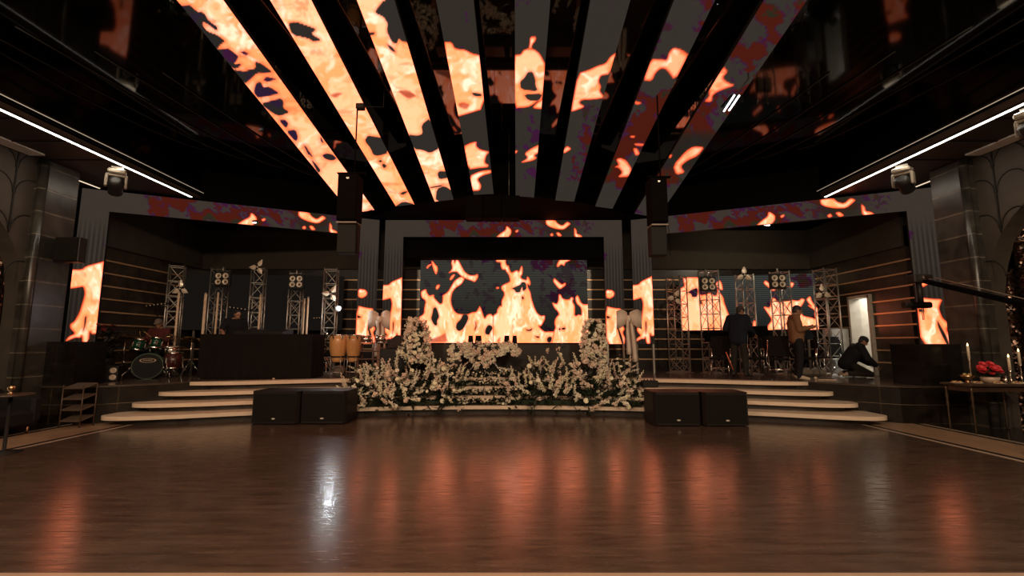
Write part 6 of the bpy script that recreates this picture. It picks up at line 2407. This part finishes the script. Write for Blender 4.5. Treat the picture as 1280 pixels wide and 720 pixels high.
# man at the draped table
p = P(285, 440, d=12.1)
J = dict(pelvis=(0, 0, 0.96), chest=(0, 0.05, 1.31), neck=(0.02, 0.07, 1.49), head=(0.05, 0.14, 1.615), face=(0.75, 1, -0.45), crown=(0.2, 0.35, 1),
         sL=(-0.20, 0.06, 1.43), sR=(0.20, 0.06, 1.43), eL=(-0.24, -0.02, 1.15), eR=(0.30, 0.16, 1.18), wL=(-0.23, 0.18, 1.135), wR=(0.20, 0.38, 1.12),
         dL=(0, 1, -0.2), dR=(-.2, 1, -0.2), pL=(0, 0, -1), pR=(0, 0, -1),
         hL=(-0.10, 0, 0.93), hR=(0.10, 0, 0.93), kL=(-0.12, 0.03, 0.50), kR=(0.12, 0.03, 0.50), aL=(-0.13, -0.02, 0.085), aR=(0.13, -0.02, 0.085), tL=(-0.15, 0.16, 0.043), tR=(0.15, 0.16, 0.043))
# he faces the hall, turned towards the right of the picture
person('person in a black shirt standing behind the draped table, looking to the side', (p.x, 12.36, SF), math.radians(180 + 20), {k: ((-v[0], v[1], v[2]) if k in ('face', 'crown', 'head', 'neck') else v) for k, v in J.items()}, M['skin_a'], M['cloth_black'], M['cloth_black'], M['shoe_dark'], M['hair'], sleeve='short', loose=0.02)

# drummer
p = P(200.5, 430, d=12.05)
J = dict(pelvis=(0, 0, 0.68), chest=(0, 0.06, 1.05), neck=(0, 0.09, 1.22), head=(-0.02, 0.15, 1.345), face=(-0.35, 1, -0.35), crown=(0, 0.3, 1),
         sL=(-0.20, 0.07, 1.16), sR=(0.20, 0.07, 1.16), eL=(-0.30, 0.14, 0.90), eR=(0.30, 0.12, 0.90), wL=(-0.16, 0.36, 0.96), wR=(0.20, 0.34, 0.93),
         pL=(0.3, 0, -1), pR=(-0.3, 0, -1),
         hL=(-0.11, 0.02, 0.66), hR=(0.11, 0.02, 0.66), kL=(-0.20, 0.36, 0.56), kR=(0.20, 0.36, 0.56), aL=(-0.22, 0.34, 0.09), aR=(0.22, 0.34, 0.09), tL=(-0.24, 0.50, 0.043), tR=(0.24, 0.50, 0.043))
person('person in a dark red shirt and grey cap sitting at the drum kit', (p.x, 12.05, SF), math.radians(180), J, M['skin_b'], M['cloth_maroon'], M['cloth_black'], M['shoe_dark'], M['hair'], loose=0.022, curl=1.3, hat=(M['cap_grey'], 'cap'))
for s, lab in ((-1, 'drum stick in the left hand of the drummer'), (1, 'drum stick in the right hand of the drummer')):
    a = Vector((p.x, 12.05, SF)) + Vector((-s * 0.18, -0.44, 0.92))
    st = MB().tube([(0, 0.06, -0.02), (s * 0.10, -0.16, 0.17), (s * 0.13, -0.20, 0.215)], [0.008, 0.007, 0.004], n=7)
    tag(st.build('drum_stick', mat('stick_%d' % s, (0.45, 0.28, 0.14, 1), 0.5), None, tuple(a)), lab, 'drum stick', 'drum sticks')

# ================================================================== musicians' chairs on the right
def chair_proto(label, loc, rz):
    t = thing('stage_chair', label, 'chair', loc, rz, 'black chairs on the right of the stage')
    MB().box(0, 0, 0.455, 0.46, 0.46, 0.06, bev=0.02).build('seat', M['black_cloth'], t)
    m4 = Matrix.Rotation(math.radians(-9), 4, 'X')
    MB().box(0, -0.25, 0.77, 0.46, 0.05, 0.50, M4=m4, bev=0.022).build('backrest', M['black_cloth'], t)
    for s in (-1, 1):
        MB().tube([(s * 0.20, 0.20, 0.43), (s * 0.21, 0.23, 0.012)], 0.013).build('leg', M['chrome'], t)
        MB().tube([(s * 0.22, -0.29, 0.92), (s * 0.22, -0.21, 0.45), (s * 0.22, -0.27, 0.012)], 0.013).build('leg', M['chrome'], t)
    MB().tube([(-0.205, 0.215, 0.2), (0.205, 0.215, 0.2)], 0.009).tube([(-0.22, -0.24, 0.2), (0.22, -0.24, 0.2)], 0.009).build('stretcher', M['chrome'], t)
    return t


q = P(905, 471, z=SF)
ch = chair_proto('black padded chair left of the standing person in black', (q.x, q.y + 0.15, SF), math.radians(150))
for px, py, rz, lab in ((950, 471, 70, 'black padded chair right of the standing person in black'),
                        (979, 473, -25, 'black padded chair just left of the person in brown'),
                        (1014, 470.8, 60, 'black padded chair just right of the person in brown'),
                        (1039, 469, 20, 'black padded chair before the rightmost lattice tower'),
                        (958, 467.5, 200, 'black padded chair turned to the hall between both standing persons')):
    q = P(px, py, z=SF)
    dup(ch, lab, (q.x, q.y + 0.15, SF), math.radians(rz))


def music_stand(label, px, py, h, rz, desk_t=-60):
    q = P(px, py, z=SF)
    t = thing('music_stand', label, 'music stand', (q.x, q.y + 0.1, SF), math.radians(rz), 'black music stands')
    MB().tube([(0, 0, 0.2), (0, 0, h)], 0.012).build('pole', M['black_soft'], t)
    for k in range(3):
        a = k * 2 * PI / 3 + 0.3
        MB().tube([(0, 0, 0.28), (0.25 * math.cos(a), 0.25 * math.sin(a), 0.012)], 0.009, n=6).build('leg', M['black_soft'], t)
    m4 = Matrix.Rotation(math.radians(desk_t), 4, 'X')
    MB().box(0, 0.05, h + 0.1, 0.5, 0.34, 0.012, M4=m4).build('desk', M['dead_black'], t)
    MB().box(0, -0.07, h - 0.05, 0.5, 0.06, 0.012).build('ledge', M['dead_black'], t)
    return t


music_stand('black music stand between the persons in black and brown', 953, 469.5, 1.05, 160)
music_stand('black music stand right of the person in brown', 1012, 468, 1.0, 200)
music_stand('black music stand left of the person in black', 896, 468.5, 0.95, 170)
q = P(908.5, 445, d=11.3)
ms = MB().tube([(-0.09, 0, 0.20), (0.06, 0, -0.22)], [0.012, 0.014], n=8)
tg = ms.build('red_flute', mat('red_gloss', (0.55, 0.12, 0.07, 1), 0.25), None, (q.x, q.y - 0.16, q.z - 0.10))
tag(tg, 'slim red stick leaning on the chair left of the person in black', 'stick')

# odds and ends on the right of the stage
q = P(1027, 471, z=SF)
t = thing('gear_bag', 'low grey brown gear bag lying behind the person in brown', 'bag', (q.x, q.y + 0.35, SF))
mb = MB().box(0, 0, 0.11, 0.62, 0.3, 0.2, bev=0.06)
mb.build('body', mat('gear_bag', (0.15, 0.12, 0.09, 1), 0.8, bump=0.3, bscale=20), t)
MB().tube([(-0.15, -0.15, 0.17), (-0.08, -0.19, 0.25), (0.08, -0.19, 0.25), (0.15, -0.15, 0.17)], 0.012, n=6).build('handle', M['black_soft'], t)
MB().tube([(-0.28, -0.02, 0.212), (0.28, -0.02, 0.212)], 0.006, n=5).build('zip', M['black_soft'], t)
q = P(1034, 475.5, z=SF)
tg = MB().box(0, 0, 0.012, 0.42, 0.03, 0.022, bev=0.005).build('white_batten', M['cream_tube'], None, (q.x, q.y, SF))
tag(tg, 'thin white stick lying on the stage edge right of the person in brown', 'stick')
q = P(1019.5, 474, z=SF)
tg = MB().lathe([(0.03, 0), (0.034, 0.02), (0.03, 0.05), (0.018, 0.06)], 12).build('small_cup', M['cream_tube'], None, (q.x, q.y, SF))
tag(tg, 'small cream cup on the stage floor behind the brown shirted person', 'cup')
q = P(1111, 468, z=SF)
t = thing('carrier_bag', 'red carrier bag standing beside the black plinth on the right', 'bag', (q.x, q.y + 0.45, SF), 0.2)
mb = MB()
mb.add([(-0.2, -0.08, 0), (0.2, -0.08, 0), (0.2, 0.08, 0), (-0.2, 0.08, 0), (-0.22, -0.05, 0.38), (0.22, -0.06, 0.40), (0.21, 0.05, 0.38), (-0.21, 0.06, 0.40)], [(0, 3, 2, 1), (0, 1, 5, 4), (1, 2, 6, 5), (2, 3, 7, 6), (3, 0, 4, 7), (4, 5, 6, 7)])
mb.build('body', mat('red_bag', (0.22, 0.035, 0.022, 1), 0.5, bump=0.4, bscale=14), t)
for y in (-0.05, 0.05):
    MB().tube([(-0.1, y, 0.37), (-0.07, y, 0.50), (0.07, y, 0.50), (0.1, y, 0.37)], 0.008, n=6).build('handle', mat('bag_handle_%d' % int(y * 100), (0.16, 0.025, 0.018, 1), 0.5), t)
q = P(1102, 470, z=SF)
t = thing('round_tin', 'flat round pale tin on the stage right of the kneeling person', 'tin', (q.x, q.y + 0.12, SF))
MB().lathe([(0.15, 0), (0.155, 0.02), (0.155, 0.07), (0.15, 0.075)], 24).build('body', mat('tin', (0.08, 0.05, 0.035, 1), 0.5), t)
MB().lathe([(0.157, 0.062), (0.15, 0.085), (0, 0.09)], 24, caps=False).build('lid', mat('tin_lid', (0.24, 0.19, 0.14, 1), 0.5), t)
q = P(1061, 446, d=12.4)
t = thing('steel_cabinet', 'pale steel cabinet left of the lit doorway', 'cabinet', (9.42, 12.95, SF))
zt = P(1061, 411, d=12.9).z - SF
MB().box(0, 0, zt / 2, 0.5, 0.36, zt, bev=0.01).build('body', mat('cab_grey', (0.30, 0.30, 0.28, 1), 0.4), t)
for s in (-1, 1):
    MB().box(s * 0.118, -0.186, zt / 2, 0.225, 0.012, zt * 0.94, bev=0.004).build('door', mat('cab_door_%d' % s, (0.34, 0.34, 0.32, 1), 0.4), t)

# ================================================================== camera crane on the right
t = thing('camera_crane', 'dark camera crane arm reaching in from the right edge', 'camera crane', (0, 0, 0))
a, b_ = P(1150, 350, d=8.2), P(1330, 392, d=6.2)
M['crane_top'] = mat('crane_top', (0.28, 0.22, 0.16, 1), 0.4, metal=0.5)
dirv = (b_ - a).normalized()
m4 = look(dirv)
L = (b_ - a).length
MB().box(*((a + b_) / 2), 0.06, 0.085, L, M4=m4, bev=0.012).build('arm', M['dead_black'], t)
MB().tube([a + Vector((0.15, 0, 0.075)), b_ + Vector((0, 0, 0.075))], 0.007).build('upper_rod', M['crane_top'], t)
hd = MB()
hd.box(a.x - 0.05, a.y, a.z + 0.02, 0.24, 0.18, 0.16, bev=0.02).box(a.x + 0.12, a.y, a.z + 0.06, 0.14, 0.12, 0.07, bev=0.01)
hd.build('head_plate', M['black_soft'], t)
MB().tube([(a.x - 0.03, a.y, a.z - 0.04), (a.x - 0.03, a.y, a.z - 0.42)], 0.045, n=12).build('head_column', M['black_soft'], t)
cb = MB().box(a.x - 0.06, a.y - 0.02, a.z - 0.46, 0.34, 0.16, 0.11, bev=0.03)
cam_o = cb.build('camera_body', M['dead_black'], t)
MB().lathe([(0.05, 0), (0.055, 0.12), (0.06, 0.14)], 16, Matrix.Translation((a.x - 0.22, a.y - 0.02, a.z - 0.46)) @ Matrix.Rotation(-PI / 2, 4, 'Y')).build('camera_lens', M['black_soft'], cam_o)
MB().lathe([(0.05, -0.04), (0.05, 0.04)], 14, facing((a.x + 0.0, a.y - 0.1, a.z + 0.03))).build('pivot', M['chrome'], t)
MB().tube([(a.x - 0.05, a.y - 0.03, a.z - 0.5), (a.x - 0.055, a.y - 0.03, a.z - 0.72), (a.x - 0.03, a.y - 0.03, a.z - 0.72), (a.x - 0.02, a.y - 0.03, a.z - 0.5)], 0.008, n=5).build('cable_loop', M['crane_top'], t)
# its tripod stands just past the edge of the frame
MB().tube([(b_.x, b_.y, b_.z), (b_.x, b_.y, 0.55)], 0.05, n=12).build('column', M['black_soft'], t)
for k in range(3):
    an = k * 2 * PI / 3 + 0.2
    MB().tube([(b_.x, b_.y, 0.9), (b_.x + 0.5 * math.cos(an), b_.y + 0.5 * math.sin(an), 0.02)], 0.025).build('leg', M['black_soft'], t)

M['dark_brass'] = mat('dark_brass', (0.10, 0.07, 0.045, 1), 0.35, metal=0.8)
# ================================================================== buffet table at the right edge
ty0, ty1, tx0, tx1, tz = 8.05, 8.62, P(1182, 478, d=8.5).x, 9.38, 0.85
t = thing('buffet_table', 'narrow dark table with brass legs at the right edge', 'table', ((tx0 + tx1) / 2, (ty0 + ty1) / 2, 0))
w, dd = tx1 - tx0, ty1 - ty0
MB().box(0, 0, tz - 0.02, w, dd, 0.04, bev=0.006).build('tabletop', M['dark_wood'], t)
for sx in (-1, 1):
    for sy in (-1, 1):
        pts = [(sx * (w / 2 - 0.06), sy * (dd / 2 - 0.05), z) for z in np.linspace(tz - 0.04, 0.006, 13)]
        MB().tube(pts, [0.03 if (i in (1, 3, 5)) else 0.016 for i in range(13)], n=10).build('leg', M['dark_brass'], t)
MB().box(0, 0.0, tz - 0.09, w - 0.14, dd - 0.12, 0.09).build('apron', M['dark_wood'], t)


def on_table(px, yy):
    return Vector((P(px, 470, d=yy).x, yy, tz))


M['wax'] = mat('wax', (0.60, 0.50, 0.36, 1), 0.5)
M['silver'] = mat('silver', (0.55, 0.48, 0.40, 1), 0.22, metal=1.0)
for px, yy, pyt, lab in ((1214, 8.5, 432, 'tall lit candle left of the red flowers on the buffet table'), (1263.5, 8.2, 446, 'lit candle right of the red flowers on the buffet table'), (1277, 8.35, 439, 'lit candle at the right edge of the picture')):
    q = on_table(px, yy)
    zt = P(px, pyt, d=yy).z - tz
    t = thing('candlestick', lab, 'candle', tuple(q), 0, 'candles on the buffet table')
    zc = max(0.12, zt - 0.24)
    MB().lathe([(0.055, 0), (0.06, 0.01), (0.02, 0.03), (0.014, zc * .5), (0.022, zc * .55), (0.014, zc - 0.03), (0.032, zc)], 16).build('holder', M['silver'], t)
    MB().lathe([(0.021, zc), (0.020, zt - 0.012), (0.012, zt - 0.008)], 14).build('candle', M['wax'], t)
    MB().lathe([(0.004, zt - 0.012), (0.013, zt + 0.008), (0.009, zt + 0.026), (0.001, zt + 0.05)], 10).build('flame', emit_mat('candle_flame_%d' % px, (1.0, 0.62, 0.24, 1), 5.0), t)

q = on_table(1237, 8.4)
t = thing('flower_bowl', 'bunch of red flowers in a cream bowl on the buffet table', 'flowers', tuple(q))
MB().lathe([(0.07, 0), (0.12, 0.03), (0.135, 0.10), (0.125, 0.105), (0.10, 0.05), (0.0, 0.03)], 20, caps=False).build('bowl', mat('cream_bowl', (0.50, 0.36, 0.26, 1), 0.35), t)
rnd = random.Random(5)
lm = MB()
for i in range(70):
    leaves_into(lm, [((rnd.gauss(0, .06), rnd.gauss(0, .05), 0.10 + rnd.random() * 0.12), (rnd.gauss(0, 1), rnd.gauss(0, 1), rnd.gauss(.4, .4)))], 0.11, 0.022, rnd)
tag(lm.build('foliage', M['leaf'], t), kind='stuff')
M['petal_red'] = mat('petal_red', (0.62, 0.035, 0.045, 1), 0.55)
RR = proto(rose_mesh(99, 0.07), 'red_flower', M['petal_red'])
for dx, dz in ((-0.13, 0.25), (-0.05, 0.31), (0.04, 0.32), (0.12, 0.26), (-0.09, 0.20), (0.0, 0.24), (0.09, 0.21), (0.17, 0.20), (-0.02, 0.18)):
    place_part(RR, 'red_flower', t, (dx, rnd.uniform(-0.08, 0.06), dz), Euler((0.7, dx * 2, 0)), 1.0)

M['food_a'] = mat('food_a', (0.42, 0.28, 0.10, 1), 0.6, var=0.4, scale=40)
M['food_b'] = mat('food_b', (0.30, 0.10, 0.07, 1), 0.6, var=0.4, scale=40)
for i, (px, yy, r, lab) in enumerate(((1195, 8.3, 0.10, 'plate of yellow bites at the left end of the buffet table'), (1221, 8.22, 0.09, 'plate of snacks before the cream flower bowl'), (1246, 8.18, 0.10, 'plate of red snacks right of the cream flower bowl'), (1270, 8.14, 0.09, 'plate of snacks near the right edge of the buffet table'))):
    q = on_table(px, yy)
    t = thing('snack_plate', lab, 'plate', tuple(q), 0, 'plates of snacks on the buffet table')
    MB().lathe([(r * .6, 0), (r, 0.014), (r * .98, 0.018), (r * .55, 0.006), (0, 0.006)], 22, caps=False).build('plate', mat('plate_%d' % i, (0.50, 0.42, 0.32, 1), 0.3), t)
    for k in range(6):
        an = k * 1.05 + i
        MB().ball((r * .5 * math.cos(an), r * .5 * math.sin(an), 0.026), (0.028, 0.022, 0.018), 8, 6).build('snack', M['food_a'] if (k + i) % 2 else M['food_b'], t)
for i, (px, yy, lab) in enumerate(((1209, 8.38, 'brass bowl between the first candle and the snack plates'), (1253, 8.42, 'stemless glass right of the red flowers'), (1256, 8.3, 'short metal beaker right of the red flowers'))):
    q = on_table(px, yy)
    t = thing('table_vessel', lab, 'bowl' if i == 0 else 'glass', tuple(q))
    if i == 0:
        MB().lathe([(0.05, 0), (0.03, 0.02), (0.03, 0.05), (0.09, 0.10), (0.10, 0.14), (0.092, 0.14), (0.08, 0.10), (0, 0.07)], 18, caps=False).build('bowl', M['brass'], t)
        for k in range(4):
            MB().ball((0.045 * math.cos(k * 1.57), 0.045 * math.sin(k * 1.57), 0.14), 0.034, 8, 6).build('fruit', M['food_a'], t)
    else:
        MB().lathe([(0.035, 0), (0.042, 0.02), (0.045, 0.13), (0.041, 0.13), (0.038, 0.02), (0, 0.012)], 18, caps=False).build('beaker', M['silver'], t)

# ================================================================== dark seats and side table at the left edge
t = thing('lounge_sofa', 'low black lounge sofa in the dark at the left edge', 'sofa', (-8.5, 7.35, 0), math.radians(90))
MB().box(0, 0, 0.26, 1.9, 0.7, 0.28, bev=0.05).build('seat', M['black_matte'], t)
MB().box(0, 0.36, 0.48, 1.9, 0.18, 0.55, bev=0.06).build('backrest', M['black_matte'], t)
for s in (-1, 1):
    MB().box(s * 0.92, 0.0, 0.40, 0.18, 0.72, 0.44, bev=0.05).build('armrest', M['black_matte'], t)
    for y in (-0.28, 0.3):
        MB().tube([(s * 0.85, y, 0.006), (s * 0.85, y, 0.13)], 0.022).build('leg', M['brass'], t)
q = P(14, 491, d=6.7)
t = thing('side_table', 'small round side table with glasses at the far left', 'table', (q.x - 0.05, 6.75, 0))
zt = P(14, 493, d=6.7).z
MB().lathe([(0.25, zt - 0.025), (0.25, zt)], 26).build('tabletop', M['dark_wood'], t)
MB().lathe([(0.2, 0.0), (0.2, 0.012), (0.022, 0.03), (0.022, zt - 0.025)], 18).build('pedestal', M['black_soft'], t)
for dx, dy, hh, m, lab in ((0.05, -0.05, 0.12, 'brass', 'brass goblet on the small round side table'), (-0.06, 0.04, 0.09, 'cream_tube', 'cream cup on the small round side table')):
    tg = thing('side_cup', lab, 'cup', (q.x - 0.05 + dx, 6.75 + dy, zt))
    MB().lathe([(0.032, 0), (0.012, 0.015), (0.012, hh * .4), (0.036, hh * .6), (0.038, hh), (0.033, hh), (0.028, hh * .6), (0, hh * .5)], 16, caps=False).build('bowl', M[m], tg)
rk = P(99, 500, d=8.82)
t = thing('slatted_rack', 'dark metal rack with three tilted slats before the stage corner on the left', 'rack', (rk.x, 8.82, 0))
w = 0.38
zt = 0.78
for s in (-1, 1):
    for y in (-0.14, 0.14):
        MB().tube([(s * w / 2, y, 0.006), (s * w / 2, y, zt)], 0.012).build('post', M['dark_wood'], t)
for z in (0.16, 0.36, 0.56, 0.76):
    MB().box(0, 0, z, w, 0.3, 0.02, M4=Matrix.Rotation(0.25, 4, 'X')).build('slat', M['brass'] if False else mat('rack_slat_%d' % int(z * 100), (0.10, 0.07, 0.05, 1), 0.35), t)

# dark plant with red blooms on the left plinth
q = Vector((P(133, 430, d=10.5).x, 10.5, SF))
t = thing('potted_plant', 'dark leafy plant with red blooms between the left plinth and the drum kit', 'plant', tuple(q))
MB().lathe([(0.14, 0), (0.19, 0.45), (0.20, 0.5), (0.17, 0.5), (0.15, 0.44), (0, 0.43)], 18, caps=False).build('pot', M['black_soft'], t)
lm = MB()
rnd = random.Random(77)
for i in range(220):
    leaves_into(lm, [((rnd.gauss(0, .11), rnd.gauss(0, .10), 0.46 + rnd.random() * 0.75), (rnd.gauss(0, 1), rnd.gauss(-.2, 1), rnd.gauss(.3, .5)))], 0.18, 0.035, rnd)
tag(lm.build('foliage', mat('dark_leaf', (0.006, 0.007, 0.005, 1), 0.6), t), kind='stuff')
RD = proto(rose_mesh(98, 0.045), 'red_bloom', mat('deep_red', (0.14, 0.010, 0.010, 1), 0.5))
for i in range(9):
    place_part(RD, 'red_bloom', t, (rnd.gauss(0, .14), rnd.gauss(-.08, .08), 1.12 + rnd.random() * 0.2), Euler((rnd.random(), rnd.gauss(0, .5), 0)), 1.0)

# ================================================================== sequin curtains in the arches
for side, x, lab in ((-1, HL - 0.36, 'dark sequin curtain glinting in the arch of the left wall'), (1, HR + 0.36, 'dark sequin curtain glinting in the arch of the right wall')):
    vs, fs = [], []
    n = 60
    for j, z in enumerate((0.02, 4.25)):
        for k in range(n + 1):
            vs.append((x + 0.05 * math.sin(k * 0.9), 5.55 + 3.2 * k / n, z))
    for k in range(n):
        fs.append((k, k + 1, n + 2 + k, n + 1 + k))
    o = MB().add(vs, fs, True).build('sequin_curtain', M['sequin'])
    tag(o, lab, 'curtain')
